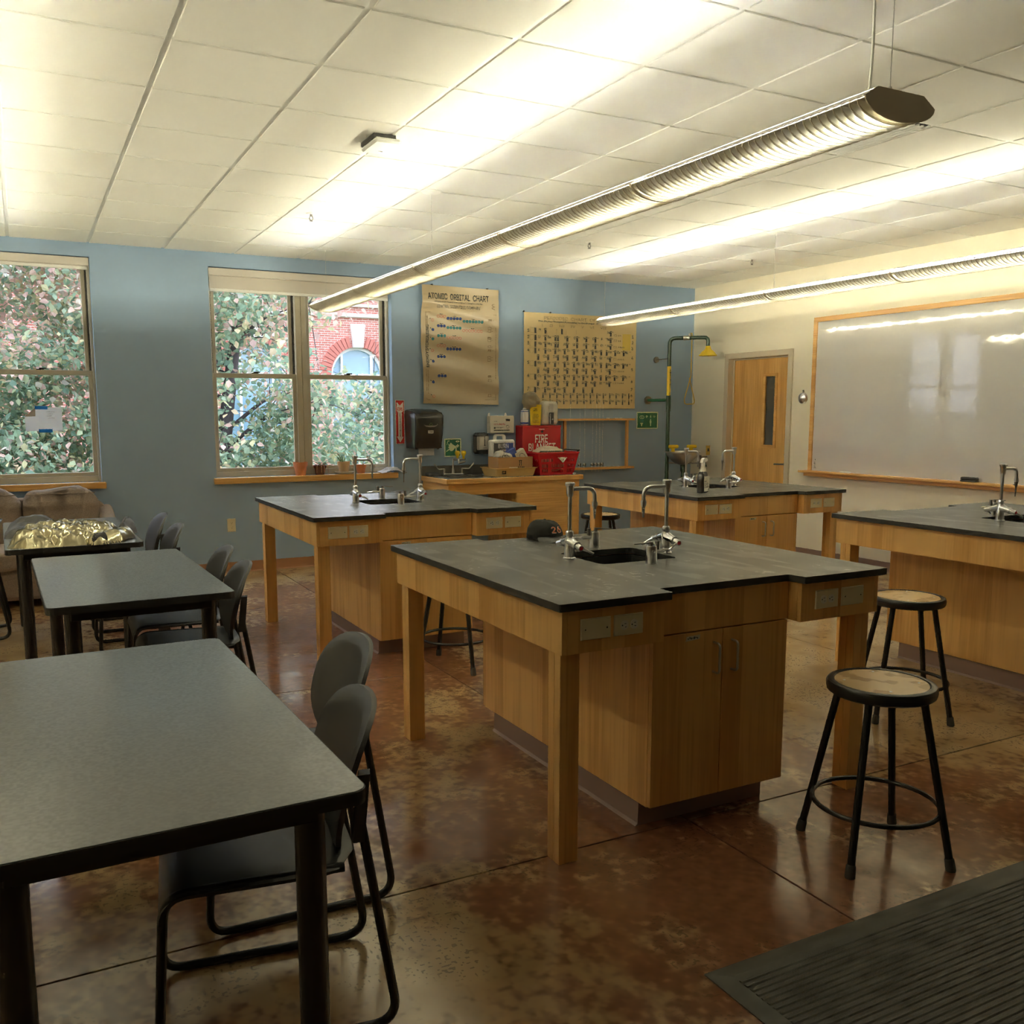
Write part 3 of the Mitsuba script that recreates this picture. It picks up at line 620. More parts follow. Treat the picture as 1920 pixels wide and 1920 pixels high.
# ---------------------------------------------------------------- whiteboard wall
t = thing('whiteboard', 'large glossy whiteboard in a maple frame on the cream wall', 'whiteboard')
wy0, wy1, wz0, wz1 = -.10, 3.562, .915, 2.452; xw = XR-.002
obj(t, 'panel', trimesh.Trimesh([(XR-.012, wy1-.04, wz0), (XR-.012, wy0+.04, wz0), (XR-.012, wy0+.04, wz1-.04), (XR-.012, wy1-.04, wz1-.04)], [(0, 1, 2), (0, 2, 3)]), 'board_gloss')
obj(t, 'backing', cbox(XR-.0115, xw, wy0+.02, wy1-.02, wz0, wz1-.02, 0), 'white_paint')
for m in (cbox(XR-.026, xw, wy1-.046, wy1, wz0-.01, wz1, .002), cbox(XR-.026, xw, wy0, wy0+.046, wz0-.01, wz1, .002), cbox(XR-.026, xw, wy0, wy1, wz1-.046, wz1, .002)): obj(t, 'frame', m, 'maple_h')
obj(t, 'tray', cat(cbox(XR-.115, xw, wy0-.02, wy1+.045, .896, .916, .003), cbox(XR-.075, xw, wy0, wy1+.005, .862, .897, .003)), 'maple_h')
st = cat(*[extr(sbox(-.016+.004*(k % 2), .012*k, .016-.006*(k % 3), .012*k+.004), .0005) for k in range(6)], extr(Polygon([(-.006, .085), (0, .1), (.006, .085)]), .0005))
obj(t, 'printed_mark', on(st, M_RIGHT, XR-.0125, 3.475, .94), 'ink')
one('whiteboard_marker', cat(cyl((XR-.06, 2.99, .924), (XR-.062, 3.10, .924), .008, 12), cyl((XR-.0597, 2.975, .924), (XR-.06, 2.99, .924), .006, 12)), 'white', 'white marker lying on the whiteboard tray', 'marker', smooth=40)
t = thing('whiteboard_eraser', 'black felt eraser standing on the whiteboard tray', 'eraser')
obj(t, 'grip', cbox(XR-.085, XR-.035, 1.635, 1.785, .931, .957, .009), 'black_plastic'); obj(t, 'felt', cbox(XR-.083, XR-.037, 1.637, 1.783, .917, .932, .002), 'ink')
t = thing('wall_bell', 'small round chrome bell on the cream wall between door and whiteboard', 'bell')
b = lathe([(0, 0), (.058, 0), (.060, .006), (.052, .026), (.030, .040), (.012, .044), (.010, .048), (0, .05)], 28); Mb = np.array([[0, 0, -1, XR], [0, 1, 0, 3.681], [1, 0, 0, 1.651], [0, 0, 0, 1.0]])
obj(t, 'gong', tf(b, Mb), 'chrome', smooth=35); obj(t, 'striker', cat(cbox(XR-.012, XR, 3.672, 3.690, 1.715, 1.735), cyl((XR-.01, 3.681, 1.70), (XR-.01, 3.681, 1.725), .004)), 'dark_steel')

# ---------------------------------------------------------------- things on the far wall
def far(m, x, z, y=None): return on(m, M_FAR, x, YW if y is None else y, z)
t = thing('wall_outlet', 'cream duplex outlet low on the blue wall under the pier', 'outlet')
pw, ph = .078, .125
pl_ = hull([(0, 0, 0), (pw, 0, 0), (pw, ph, 0), (0, ph, 0)], [(.003, .003, .006), (pw-.003, .003, .006), (pw-.003, ph-.003, .006), (.003, ph-.003, .006)])
obj(t, 'plate', far(pl_, 1.682, .392), 'wall_plate')
for q in (ph/2-.021, ph/2+.021):
    r_ = obj(t, 'receptacle', far(extr(Point(pw/2, q).buffer(.017, 10).intersection(sbox(0, q-.0145, pw, q+.0145)), .0075), 1.682, .392), 'wall_plate')
    obj(r_, 'slots', far(cat(*[extr(a, .008) for a in (sbox(pw/2-.0085, q-.001, pw/2-.0055, q+.007), sbox(pw/2+.0055, q-.001, pw/2+.0085, q+.007), Point(pw/2, q-.008).buffer(.003, 5))]), 1.682, .392), 'ink')
# extinguisher arrow sign
t = thing('fire_extinguisher_sign', 'tall red and white arrow sign reading FIRE EXTINGUISHER beside the window', 'sign')
sw, sh = .096, .444
obj(t, 'plate', far(extr(sbox(0, 0, sw, sh), .002), 3.40, 1.194), 'white')
red = sbox(.004, .004, sw-.004, sh-.004); arrow = unary_union([Polygon([(.01, .075), (sw/2, .014), (sw-.01, .075), (sw-.028, .075), (sw-.028, .32), (sw-.012, .336), (sw-.012, .428), (sw/2, .388), (.012, .428), (.012, .336), (.028, .32), (.028, .075)])])
obj(t, 'red_field', far(extr(red.difference(arrow), .0026), 3.40, 1.194), 'red'); obj(t, 'lettering', far(cat(text('FIRE', .030, sw/2, .355, .0028, True, True, width=.06)), 3.40, 1.194), 'red', label='red word FIRE')
obj(t, 'lettering', far(cat(*[text(c, .017, sw/2, .305-.0205*k, .0028, True, True) for k, c in enumerate('EXTINGUISHER')]), 3.40, 1.194), 'ink', label='black word EXTINGUISHER written downwards')
# towel dispenser
t = thing('paper_towel_dispenser', 'black paper towel dispenser on the blue wall', 'dispenser')
x0, x1, z0, z1 = 3.498, 3.868, 1.150, 1.545
V = np.linspace(0, 1, 14); U = np.linspace(-1, 1, 17); G = np.zeros((17, 14, 3))
for i, u in enumerate(U):
    for j, v in enumerate(V):
        top = math.sin(math.pi*min(1, max(0, (1-v)/.16))/2)**.6; hw = (x1-x0)/2*(.90+.10*v**.7)
        dep = .235*(.80+.20*math.sin(v*2.2))*(1-abs(u)**5*.35)*top
        if abs(u) == 1: dep = .0
        G[i, j] = ((x0+x1)/2+u*hw*(1-.02*(1-top)), YW-.002-dep, z0+v*(z1-z0)*(1-.03*abs(u)**3))
obj(t, 'cover', cat(sheet(G[::-1], .004), cbox(x0+.03, x1-.03, YW-.18, YW-.002, z0, z0+.01)), 'soot_plastic', smooth=40)
ell = shapely.affinity.scale(Point(0, 0).buffer(1, 24), .075, .028)
fy = YW-.002-.235
obj(t, 'emblem', far(extr(ell, .008), 3.688, 1.392, fy+.006), 'dark_steel', label='oval grey window with a green recycling mark')
tri = cat(*[rot(extr(Polygon([(-.011, .010), (.004, .010), (.004, .006), (.013, .0125), (.004, .019), (.004, .015), (-.007, .015)]), .0095), a) for a in (0, 120, 240)])
obj(t, 'recycling_mark', far(tri, 3.688, 1.392, fy+.006), 'plant_green')
obj(t, 'badge', far(extr(sbox(-.026, -.012, .026, .012).buffer(.003), .006), 3.688, 1.318, fy+.004), 'grey_plastic'); obj(t, 'lettering', far(text('TORK', .012, 0, 0, .007, True, True), 3.688, 1.318, fy+.004), 'ink')
for dx in (-.12, .12): obj(t, 'foot', cyl((3.683+dx, YW-.15, z0-.012), (3.683+dx, YW-.15, z0+.006), .012, 10), 'soot_plastic')
tw = [(0, .08), (.172, .08)]+[(.172-.0086*k, .0+.006*(k % 2)) for k in range(21)]
obj(t, 'paper_towel', far(extr(Polygon(tw), .0012), 3.597, 1.072, YW-.125), 'tissue', label='white towel end')
# eye wash sign
t = thing('eye_wash_sign', 'small square green hand and eye wash sign above the counter tap', 'sign')
def green_sign(w, h, x, z, key):
    obj(key, 'plate', far(extr(sbox(0, 0, w, h), .002), x, z), 'sign_cream'); obj(key, 'green_field', far(extr(sbox(.011, .011, w-.011, h-.011), .0024), x, z), 'green_sign')
green_sign(.193, .192, 3.941, 1.049, t)
pic = [LineString([(.026, .128), (.040, .165), (.058, .168)]).buffer(.0035), Polygon([(.05, .12), (.075, .15), (.095, .13), (.118, .118), (.132, .10), (.118, .085), (.09, .06), (.066, .062), (.058, .085)]), LineString([(.02, .058), (.062, .082)]).buffer(.005), LineString([(.046, .13), (.066, .118)]).buffer(.004), LineString([(.05, .098), (.07, .095)]).buffer(.005),
       LineString([(.132, .105), (.138, .02)]).buffer(.008), sbox(.126, .014, .150, .03), shapely.affinity.scale(Point(.152, .160).buffer(1, 12), .022, .010).difference(Point(.152, .160).buffer(.005)), sbox(.146, .096, .158, .132), sbox(.134, .108, .170, .12)]
obj(t, 'pictogram', far(extr(unary_union(pic), .0028), 3.941, 1.049), 'sign_cream', label='cream hand, eye and cross pictogram')
t = thing('emergency_shower_sign', 'wide green eye wash and shower sign beside the green shower pipe', 'sign')
green_sign(.304, .195, 6.400, 1.320, t)
def crs(x, z, r): return unary_union([Point(x+dx*r, z+dz*r).buffer(r*.62, 6) for dx, dz in ((1, 0), (-1, 0), (0, 1), (0, -1))])
pic = [shapely.affinity.scale(Point(.073, .135).buffer(1, 16), .035, .020).difference(shapely.affinity.scale(Point(.073, .135).buffer(1, 16), .029, .014)), Point(.073, .135).buffer(.008).difference(Point(.073, .135).buffer(.004)), sbox(.048, .058, .094, .068), sbox(.064, .030, .078, .06),
       crs(.141, .142, .009), crs(.250, .142, .009), Polygon([(.184, .130), (.214, .130), (.206, .142), (.202, .158), (.196, .158), (.192, .142)]), Point(.199, .108).buffer(.007), Polygon([(.186, .098), (.212, .098), (.210, .065), (.206, .064), (.205, .030), (.1995, .030), (.199, .06), (.198, .030), (.193, .030), (.192, .064), (.188, .065)])]
obj(t, 'pictogram', far(extr(unary_union(pic), .0028), 6.400, 1.320), 'sign_cream', label='cream eye wash and shower pictograms')
obj(t, 'spray_pattern', far(extr(unary_union([LineString([(.050+.0065*k, .112+.003*math.sin(k)), (.056+.005*k, .074)]).buffer(.0014) for k in range(8)]+[LineString([(.187+.006*k, .128), (.184+.0075*k, .112)]).buffer(.001) for k in range(5)]), .0027), 6.400, 1.320), 'ink_teal')
# soap dispenser
t = thing('soap_dispenser', 'black and grey soap dispenser on the blue wall under the first aid kit', 'soap dispenser')
x, z = 4.268, 1.055
obj(t, 'back_plate', cat(cbox(x, x+.15, YW-.05, YW-.002, z+.02, z+.24, .02), hull([(x+.002, YW-.05, z+.21), (x+.145, YW-.05, z+.21), (x+.01, YW-.115, z+.215), (x+.135, YW-.115, z+.215), (x+.02, YW-.03, z+.245), (x+.13, YW-.03, z+.245), (x+.02, YW-.11, z+.238), (x+.13, YW-.11, z+.238)])), 'black_plastic')
obj(t, 'cover', cbox(x+.028, x+.145, YW-.112, YW-.012, z+.062, z+.214, .008), 'grey_plastic', label='grey cover'); fy2 = YW-.112
obj(t, 'level_window', far(extr(unary_union([Polygon([(-.008, .052), (.008, .052), (.004, 0), (-.004, 0)]), sbox(-.004, 0, .004, .09), Point(0, .045).buffer(.008).union(Point(0, -.006).buffer(.008))]), .001), x+.092, z+.118, fy2), 'ink'); obj(t, 'lettering', far(extr(sbox(-.02, 0, .02, .005), .001), x+.092, z+.082, fy2), 'ink')
obj(t, 'push_lever', hull([(x+.045, YW-.12, z+.062), (x+.145, YW-.12, z+.062), (x+.055, YW-.125, z+.02), (x+.135, YW-.125, z+.02), (x+.045, YW-.02, z+.062), (x+.145, YW-.02, z+.062), (x+.06, YW-.03, z+.018), (x+.13, YW-.03, z+.018)]), 'black_plastic')
# first aid kit
t = thing('first_aid_kit', 'white metal first aid kit hanging above the soap dispenser', 'first aid kit')
x, z, w, h = 4.440, 1.294, .288, .182; fy = YW-.082
obj(t, 'case', cat(cbox(x, x+w, fy+.02, YW-.002, z, z+h, .004), cbox(x-.002, x+w+.002, fy, fy+.024, z-.002, z+h+.002, .006)), 'off_white')
for dx in (.012, .212): obj(t, 'hanger', far(extr(Polygon([(0, 0), (.024, 0), (.024, .022), (.017, .032), (.007, .032), (0, .022)]), .003), x+dx, z+h, YW-.004), 'white')
obj(t, 'lettering', far(text('First Aid Kit', .018, .045, .085, .001, False), x, z, fy), 'red', label='red words First Aid Kit')
obj(t, 'print', far(cat(text('medical', .008, .045, .122, .001), extr(sbox(.045, .024, .235, .034), .001), extr(sbox(.187, .126, .237, .150), .001), extr(sbox(.045, .045, .062, .064), .001), extr(sbox(.066, .056, .16, .059), .001), extr(sbox(.066, .050, .14, .052), .001), extr(Point(.21, .065).buffer(.018, 8).difference(Point(.21, .065).buffer(.015, 8)), .0008)), x, z, fy), 'ink')
# fire blanket
t = thing('fire_blanket_box', 'red fire blanket box on the counter back with bags lying on top', 'fire blanket box')
x, z, w, h, d = 4.790, .985, .480, .385, .16; fy = YW-d
obj(t, 'case', cat(cbox(x, x+w, fy, YW-.002, z, z+h, .004), cbox(x-.003, x+w+.003, fy-.006, YW-.004, z+h-.02, z+h+.002, .003)), 'red'); obj(t, 'keyhole', far(extr(Point(w/2, h-.065).buffer(.012, 10), .007), x, z, fy), 'ink'); obj(t, 'label_strip', far(extr(sbox(w/2-.035, h-.042, w/2+.03, h-.036), .007), x, z, fy), 'white')
obj(t, 'lettering', far(cat(text('FIRE', .085, w/2-.008, h-.14, .001, True, True, width=.165), text('BLANKET', .085, w/2, h-.235, .001, True, True, width=.345)), x, z, fy), 'white', label='white words FIRE BLANKET')
# bags on the fire blanket box
def lump(x0, x1, y0, y1, z0, z1, amp=.012, seed=0, pw=3.0, n=4, fr=14):
    m = trimesh.creation.icosphere(subdivisions=n, radius=1); v = m.vertices
    v = np.sign(v)*np.abs(v)**(2/pw); v = v/np.maximum(1e-9, (np.abs(v)**pw).sum(1)**(1/pw))[:, None]
    v = v*np.array([(x1-x0)/2, (y1-y0)/2, (z1-z0)/2])+np.array([(x0+x1)/2, (y0+y1)/2, (z0+z1)/2])
    nn = m.vertices; q = meshkit.fbm(v*fr, 4, seed)-.5; q2 = 1-2*np.abs(meshkit.fbm(v*fr*1.7+5, 3, seed+9)-.5)
    m.vertices = v+nn*(q*amp*2+(q2-.75)*amp)[:, None]; m.vertices[:, 2] = np.maximum(m.vertices[:, 2], z0); return m
zb = .985+.385+.003
t = thing('spill_kit_bag', 'clear plastic bag holding a yellow leaflet and bottle, on the red fire blanket box', 'plastic bag')
obj(t, 'bottle', cat(cbox(4.815, 4.885, YW-.13, YW-.06, zb, zb+.165, .012), cbox(4.83, 4.87, YW-.115, YW-.075, zb+.165, zb+.185, .01)), 'white', label='white bottle with dark bands'); obj(t, 'bottle_band', cat(cbox(4.814, 4.886, YW-.131, YW-.059, zb+.135, zb+.163, .012), cbox(4.814, 4.886, YW-.131, YW-.059, zb+.004, zb+.045, .012)), 'burn_blue')
lf = sheet(np.array([[(4.892+.125*u, YW-.152+.014*math.sin(3*u+v*2), zb+.002+.22*v) for v in np.linspace(0, 1, 6)] for u in np.linspace(0, 1, 6)]), -.002)
obj(t, 'leaflet', lf, 'yellow', smooth=True, label='yellow leaflet'); labels[obj(t, 'leaflet_print', far(cat(text('CHEMICAL', .010, .063, .176, .0008, True, True), text('SPILL KIT', .010, .063, .158, .0008, True, True), *[extr(sbox(.02+.004*(k % 3), .03+.017*k, .105-.01*(k % 2), .033+.017*k), .0006) for k in range(6)]), 4.892, zb, YW-.157), 'ink_brown')] = {'kind': 'stuff'}
obj(t, 'bag', lump(4.82, 5.02, YW-.160, YW-.05, zb+.17, zb+.355, .030, 3, 2.4, 4, 11), 'bag_clear', smooth=True, label='crumpled clear plastic')
t = thing('glove_bag', 'pale plastic pouch with a black label on the red fire blanket box', 'plastic pouch')
obj(t, 'pouch', lump(5.045, 5.255, YW-.135, YW-.05, zb, zb+.262, .008, 5, 5.0), 'off_white', smooth=True)
obj(t, 'label_panel', far(cat(extr(sbox(0, 0, .062, .125), .002)), 5.125, zb+.012, YW-.146), 'ink', label='black label'); obj(t, 'label_window', far(cat(extr(sbox(.004, .0, .056, .09), .002), extr(sbox(-.062, -.02, -.056, .03), .002)), 5.125, zb+.142, YW-.144), 'grey_plastic'); obj(t, 'print', far(cat(extr(sbox(.012, 0, .02, .115), .0026), extr(unary_union([sbox(.036, .048, .056, .054), sbox(.043, .041, .049, .061)]), .0026)), 5.125, zb+.012, YW-.146), 'white')

# ---------------------------------------------------------------- wall charts
def wavy(m, fn):
    m = m.copy(); v = m.vertices.copy(); v[:, 1] -= fn(v[:, 0], v[:, 2]); m.vertices = v; return m
t = thing('atomic_orbital_chart', 'tan vinyl chart titled ATOMIC ORBITAL CHART with rows of coloured circles', 'wall chart')
cx, cz, cw, ch = 3.690, 1.605, .880, 1.195
def wv(x, z):
    u, v = (x-cx)/cw, (z-cz)/ch
    return .022+.010*np.sin(v*9+u*1.5)*(1-np.abs(2*u-1)*.4)+.007*np.sin(v*23+u*4)+.012*np.exp(-((v-.86)/.05)**2)*np.sin(u*7+1)+.03*np.maximum(0, v-.94)*(u > -1)
gx, gz = np.linspace(0, 1, 30), np.linspace(0, 1, 60)
def edge_x(v): return np.array(.012*np.sin(v*7+.4)*(1-v*.3))
G = np.array([[(cx+cw*u+float(edge_x(v))*(1-u), YW-.004, cz+ch*v-.012*u) for v in gz] for u in gx]); G[:, :, 1] -= wv(G[:, :, 0], G[:, :, 2])
obj(t, 'sheet', sheet(G, .0015), 'chart_tan', smooth=40)
Yp = YW-.0050
def pr_(m): 
    m = m.copy(); m.apply_translation((0, 0, 0)); q = on(m, M_FAR, cx, Yp, cz)
    if len(q.faces) < 30: q = trimesh.Trimesh(*trimesh.remesh.subdivide_to_size(q.vertices, q.faces, .06))
    return wavy(q, wv)
obj(t, 'lettering', pr_(cat(text('ATOMIC  ORBITAL  CHART', .058, cw*.47, 1.085, .0008, True, True, width=.70), text('BASED UPON QUANTUM LEVEL ACCOMMODATIONS', .014, cw*.47, 1.030, .0008, False, True, width=.56), text('CENTRAL SCIENTIFIC COMPANY', .03, cw*.47, .985, .0008, False, True, width=.50),
      text('ENERGY', .030, .075, .365, .0008, True, False, deg=90), text('INCREASING', .030, .075, .535, .0008, True, False, deg=90))), 'ink', label='black title and ENERGY INCREASING')
lines = [LineString([(.045, .04), (.045, .925), (.845, .925), (.845, .04), (.045, .04)]).buffer(.0018), LineString([(.063, .10), (.063, .34)]).buffer(.0018), LineString([(.063, .77), (.063, .87)]).buffer(.0018), Polygon([(.055, .865), (.071, .865), (.063, .892)])]
lines += [LineString([(.83, .98+.028*k), (.80, .99+.028*k), (.80, 1.0+.028*k), (.83, 1.008+.028*k)]).buffer(.003) for k in range(2)]
for k, z in enumerate((.865, .785, .755, .685, .660, .595, .555, .485, .455, .285, .245, .085)): lines += [sbox(.752, z-.012, .792, z+.012).difference(sbox(.756, z-.008, .788, z+.008 if k % 3 else z-.002)), sbox(.798, z-.0015, .812, z+.0015)]
obj(t, 'rules', pr_(cat(*[extr(a, .0006) for a in lines])), 'ink_brown', label='brown rules and boxes')
rows = [(.885, 0, 3, 'r'), (.868, 1, 5, 'b'), (.845, 2, 7, 't'), (.790, 0, 3, 'b'), (.775, 1, 5, 't'), (.752, 2, 7, 'r'), (.690, 0, 3, 't'), (.672, 1, 5, 'r'), (.590, 0, 3, 'r'), (.560, 1, 5, 'b'), (.480, 0, 3, 'b'), (.283, 0, 3, 'b')]
singles = [(.845, 'r'), (.748, 'b'), (.655, 't'), (.540, 'r'), (.430, 'b'), (.220, 'b'), (.072, 'r')]
spots = {'r': [], 'b': [], 't': []}
for z, c, n_, k in rows:
    for i in range(n_): spots[k].append((.185+(.0, .108, .288)[c]+.0345*i, z))
for z, k in singles: spots[k].append((.122, z))
for k, nm, mt in (('r', 'salmon', 'ink_red'), ('b', 'navy', 'ink_blue'), ('t', 'teal', 'ink_teal')):
    disc = lambda q: extr(Point(*q).buffer(.0155, 10) if k != 'r' else Point(*q).buffer(.0155, 10).difference(Point(*q).buffer(.0105, 10)), .0007)
    for q in spots[k]: obj(t, 'orbital_disc', pr_(disc(q)), mt)
obj(t, 'caption', pr_(cat(*[extr(sbox(.185+(.0, .108, .288)[c]+.0345*(n_-1)/2-.02, z+.020, .185+(.0, .108, .288)[c]+.0345*(n_-1)/2+.02, z+.025), .0006) for z, c, n_, k in rows], *[extr(sbox(.09, z+.012, .10, z+.02), .0006) for z, k in singles])), 'ink')
for dx in (.12, .75): obj(t, 'pin', cyl((cx+dx, YW-.03, cz+ch-.012*dx+.004), (cx+dx, YW-.002, cz+ch-.012*dx+.004), .007, 10), 'black')

t = thing('periodic_chart', 'yellowed paper PERIODIC CHART on the blue wall behind the end of a pendant light', 'wall chart')
px, pz, pw, ph = 4.884, 1.553, 1.478, 1.030
def wp(x, z):
    u, v = (x-px)/pw, (z-pz)/ph
    return .007+.004*np.sin(u*5+v*2)+.014*np.exp(-v*18)*np.abs(np.sin(u*3))
G = np.array([[(px+pw*u, YW-.005, pz+ph*v) for v in np.linspace(0, 1, 14)] for u in np.linspace(0, 1, 24)]); G[:, :, 1] -= wp(G[:, :, 0], G[:, :, 2])
obj(t, 'sheet', sheet(G, .001), 'chart_yellow', smooth=40)
def pp(m): return wavy(on(m, M_FAR, px, YW-.0056, pz), wp)
L = lambda u, v: ((u-95)/1735*pw, (1650-v)/1545*ph)          # from the drawing of the chart (its own grid units)
sx_ = pw/1735; sz_ = ph/1545
letters, blocks, small, gl = [], [], [], []
def word(s, u, v, h, bold=True, w=None): 
    x, z = L(u, v); letters.append(text(s, h*sz_, x, z, .0007, bold, False, width=w*sx_ if w else None))
def blk(u, v, w=28, h=90, dot=True):
    x, z = L(u, v); a = sbox(x-w/2*sx_, z-h*sz_, x+w/2*sx_, z)
    if dot: a = a.difference(sbox(x-w*.28*sx_, z-.30*h*sz_, x+w*.28*sx_, z-.12*h*sz_))
    blocks.append(extr(a, .0006))
word('The Atoms Grouped According to the Number of Outer Electrons', 300, 250, 26, True, 1230)
for k, (l, r) in enumerate(((400, 450), (500, 545), (600, 645), (705, 790), (910, 0), (1120, 995), (1330, 0))):
    word('1234567'[k], 140, l+18, 50)
    if k in (3, 4, 5): word('1234567'[k], 1755, (800, 1000, 1200)[k-3]+8, 46)
    else: word('1234567'[k], 1755, {0: 450, 1: 550, 2: 650, 6: 1345}[k], 46)
word('6', 1755, 1450, 46); word('7', 1755, 1545, 46)
rws = [(345, [262, 410, 660, 1420], ['H', '', '', 'He'], [310, 0, 0, 1365]), (458, [262, 410, 560, 598, 742, 893, 1036, 1178, 1420], 'Li Be B C N O F Ne'.split(), [302, 440, 690, 838, 985, 1130, 1268, 1362]), (565, [262, 410, 560, 598, 742, 893, 1036, 1178, 1420], 'Na Mg Al Si P S Cl Ar'.split(), [300, 440, 678, 822, 985, 1130, 1258, 1362]),
       (668, [262, 410, 558, 702, 846, 1000, 1136, 1272, 1360, 1496, 1632], 'K Ca Sc Ti V Cr Mn Fe Co Ni'.split(), [300, 440, 590, 735, 885, 1028, 1168, 1385, 1520, 1652]), (772, [304, 452, 600, 744, 893, 1040, 1176, 1416], 'Cu Zn Ga Ge As Se Br Kr'.split(), [375, 525, 668, 815, 968, 1108, 1246, 1362]),
       (878, [262, 410, 556, 702, 846, 996, 1136, 1272, 1360, 1496, 1630], 'Rb Sr Y Zr Nb Mo Tc Ru Rh Pd'.split(), [295, 440, 592, 733, 886, 1030, 1170, 1380, 1515, 1650]), (985, [304, 452, 600, 744, 893, 1038, 1176, 1414], 'Ag Cd In Sn Sb Te I Xe'.split(), [375, 525, 682, 815, 962, 1110, 1268, 1362]),
       (1088, [262, 408, 556, 702, 846, 994, 1136, 1270, 1358, 1492, 1630], 'Cs Ba La Hf Ta W Re Os Ir Pt'.split(), [295, 438, 588, 735, 886, 1030, 1168, 1378, 1515, 1648]), (1192, [304, 452, 600, 744, 893, 1034, 1174, 1408], 'Au Hg Tl Pb Bi Po At Rn'.split(), [375, 525, 678, 812, 970, 1106, 1244, 1350]),
       (1298, [262, 408, 554, 702, 846, 994, 1136], 'Fr Ra Ac'.split(), [290, 436, 588])]
for v, bs, sy, us in rws:
    for i, u in enumerate(bs): blk(u, v, dot=not (u == 262 or (v == 345 and i == 2)))
    for s, u in zip(sy, us):
        if s: word(s, u, v+48, 40, True); small.append(extr(sbox(*[c for c in (L(u+72, v+22)+L(u+96, v+10))]), .0006))
for v, sy in ((1392, 'Pr Nd Pm Sm Eu Gd Tb Dy Ho Er Tm Yb Lu'.split()), (1498, 'Pa U Np Pu Am Cm Bk Cf Es Fm Md No Lr'.split())):
    for k in range(14):
        blk(378+104*k, v, 20, 86)
        if k < 13: word(sy[k], 400+104*k, v+38, 30)
blocks += [extr(a, .0006) for a in (LineString([L(780, 1612), L(1160, 1606)]).buffer(.0035),)]
ghost = [text('PERIODIC  CHART  OF  THE  ATOMS', 50*sz_, *L(385, 208), .0006, False, width=1290*sx_), text('I     II     III     IV     V     VI     VII', 34*sz_, *L(350, 318), .0006, False, width=1000*sx_)]
for v in (430, 520, 625, 830, 1030, 1230): ghost += [extr(sbox(*(L(1470, v)+L(1515, v-34))).difference(sbox(*(L(1474, v-4)+L(1511, v-30)))), .0005), *[extr(sbox(*(L(1540+28*q, v-4)+L(1554+28*q, v-24))), .0005) for q in range(2+(v > 600)*2)]]
ghost += [extr(LineString([L(a, 350), L(a, 1370)]).buffer(.0008), .0004) for a in (285, 430, 580, 725, 875)]+[extr(sbox(*(L(180, v+80)+L(240, v))).difference(sbox(*(L(183, v+77)+L(237, v+3)))), .0004) for v in (345, 458, 565, 668, 878, 1088, 1298)]
labels[obj(t, 'lettering', pp(cat(*letters)), 'ink')] = {'label': 'black element symbols and numbers', 'kind': 'stuff'}
for m in blocks: obj(t, 'electron_block', pp(m), 'ink')
labels[obj(t, 'pale_print', pp(cat(*ghost, *small)), 'ink_brown')] = {'label': 'pale outline title and rules', 'kind': 'stuff'}
obj(t, 'yellow_patch', pp(extr(sbox(*(L(1610, 660)+L(1740, 385))), .0004)), 'ink_yellow')
for dx in (0, .33, 1.25): obj(t, 'pin', cyl((px+dx, YW-.02, pz+ph+.006), (px+dx, YW-.002, pz+ph+.006), .008, 10), 'black')

# ---------------------------------------------------------------- counter under the charts
t = thing('counter_cabinet', 'maple sink counter under the dispensers with a black backsplash', 'counter')
kx0, kx1, ky0, kz = 3.655, 5.235, 4.775, .862
pl = sbox(kx0+.025, ky0+.025, kx1-.025, YW-.002).difference(sbox(3.76, 4.90, 4.16, 5.24).buffer(-.03).buffer(.03))
obj(t, 'worktop', mv(extr(pl, .032), 0, 0, kz-.032), 'black_resin', label='black worktop')
obj(t, 'edging', cat(cbox(kx0, kx1, ky0, ky0+.025, kz-.048, kz+.001, .003), cbox(kx0, kx0+.025, ky0+.026, YW-.002, kz-.048, kz+.001, .003), cbox(kx1-.025, kx1, ky0+.026, YW-.002, kz-.048, kz+.001, .003)), 'maple_h', label='maple front edge')
obj(t, 'backsplash', cbox(kx0+.02, kx1-.06, YW-.022, YW-.002, kz, kz+.098, .002), 'black_resin')
bz = kz-.049
obj(t, 'apron', cat(cbox(kx0+.035, kx1-.045, ky0+.03, ky0+.05, .70, bz, .001), cbox(kx0+.035, kx0+.055, ky0+.05, YW-.002, .70, bz, .001)), 'maple_h')
obj(t, 'front_panel', cbox(4.452, kx1-.05, ky0+.034, ky0+.054, .02, .699, .0015), 'maple_h'); obj(t, 'side_panel', cat(cbox(kx1-.05, kx1-.03, ky0+.034, YW-.002, 0, bz, .001), cbox(4.452, 4.472, ky0+.055, YW-.002, .02, .699, .001)), 'maple')
obj(t, 'side_panel', cbox(kx0+.035, kx0+.055, ky0+.06, YW-.002, 0, .699, .001), 'maple')
obj(t, 'sink', cat(mv(extr(sbox(3.755, 4.895, 4.165, 5.245).difference(sbox(3.77, 4.91, 4.15, 5.23)), .15), 0, 0, kz-.155), cbox(3.755, 4.165, 4.895, 5.245, kz-.165, kz-.155, 0), mv(extr(sbox(3.735, 4.875, 4.185, 5.265).buffer(.01).difference(sbox(3.765, 4.905, 4.155, 5.235)), .004), 0, 0, kz)), 'steel', label='stainless steel sink')
fx_, fy_ = 3.970, 5.305
b = cat(cbox(fx_-.115, fx_+.115, fy_-.024, fy_+.024, kz+.003, kz+.022, .006), cyl((fx_, fy_, kz+.02), (fx_, fy_, kz+.075), .016, 16, .012), cyl((fx_, fy_, kz+.07), (fx_, fy_, kz+.16), .008, 12), tube(rpath([(fx_, fy_, kz+.15), (fx_, fy_, kz+.175), (fx_+.02, fy_-.10, kz+.175), (fx_+.02, fy_-.10, kz+.13)], .03), .0085, 12))
k = obj(t, 'tap', b, 'chrome', smooth=40, label='chrome tap with wrist blades')
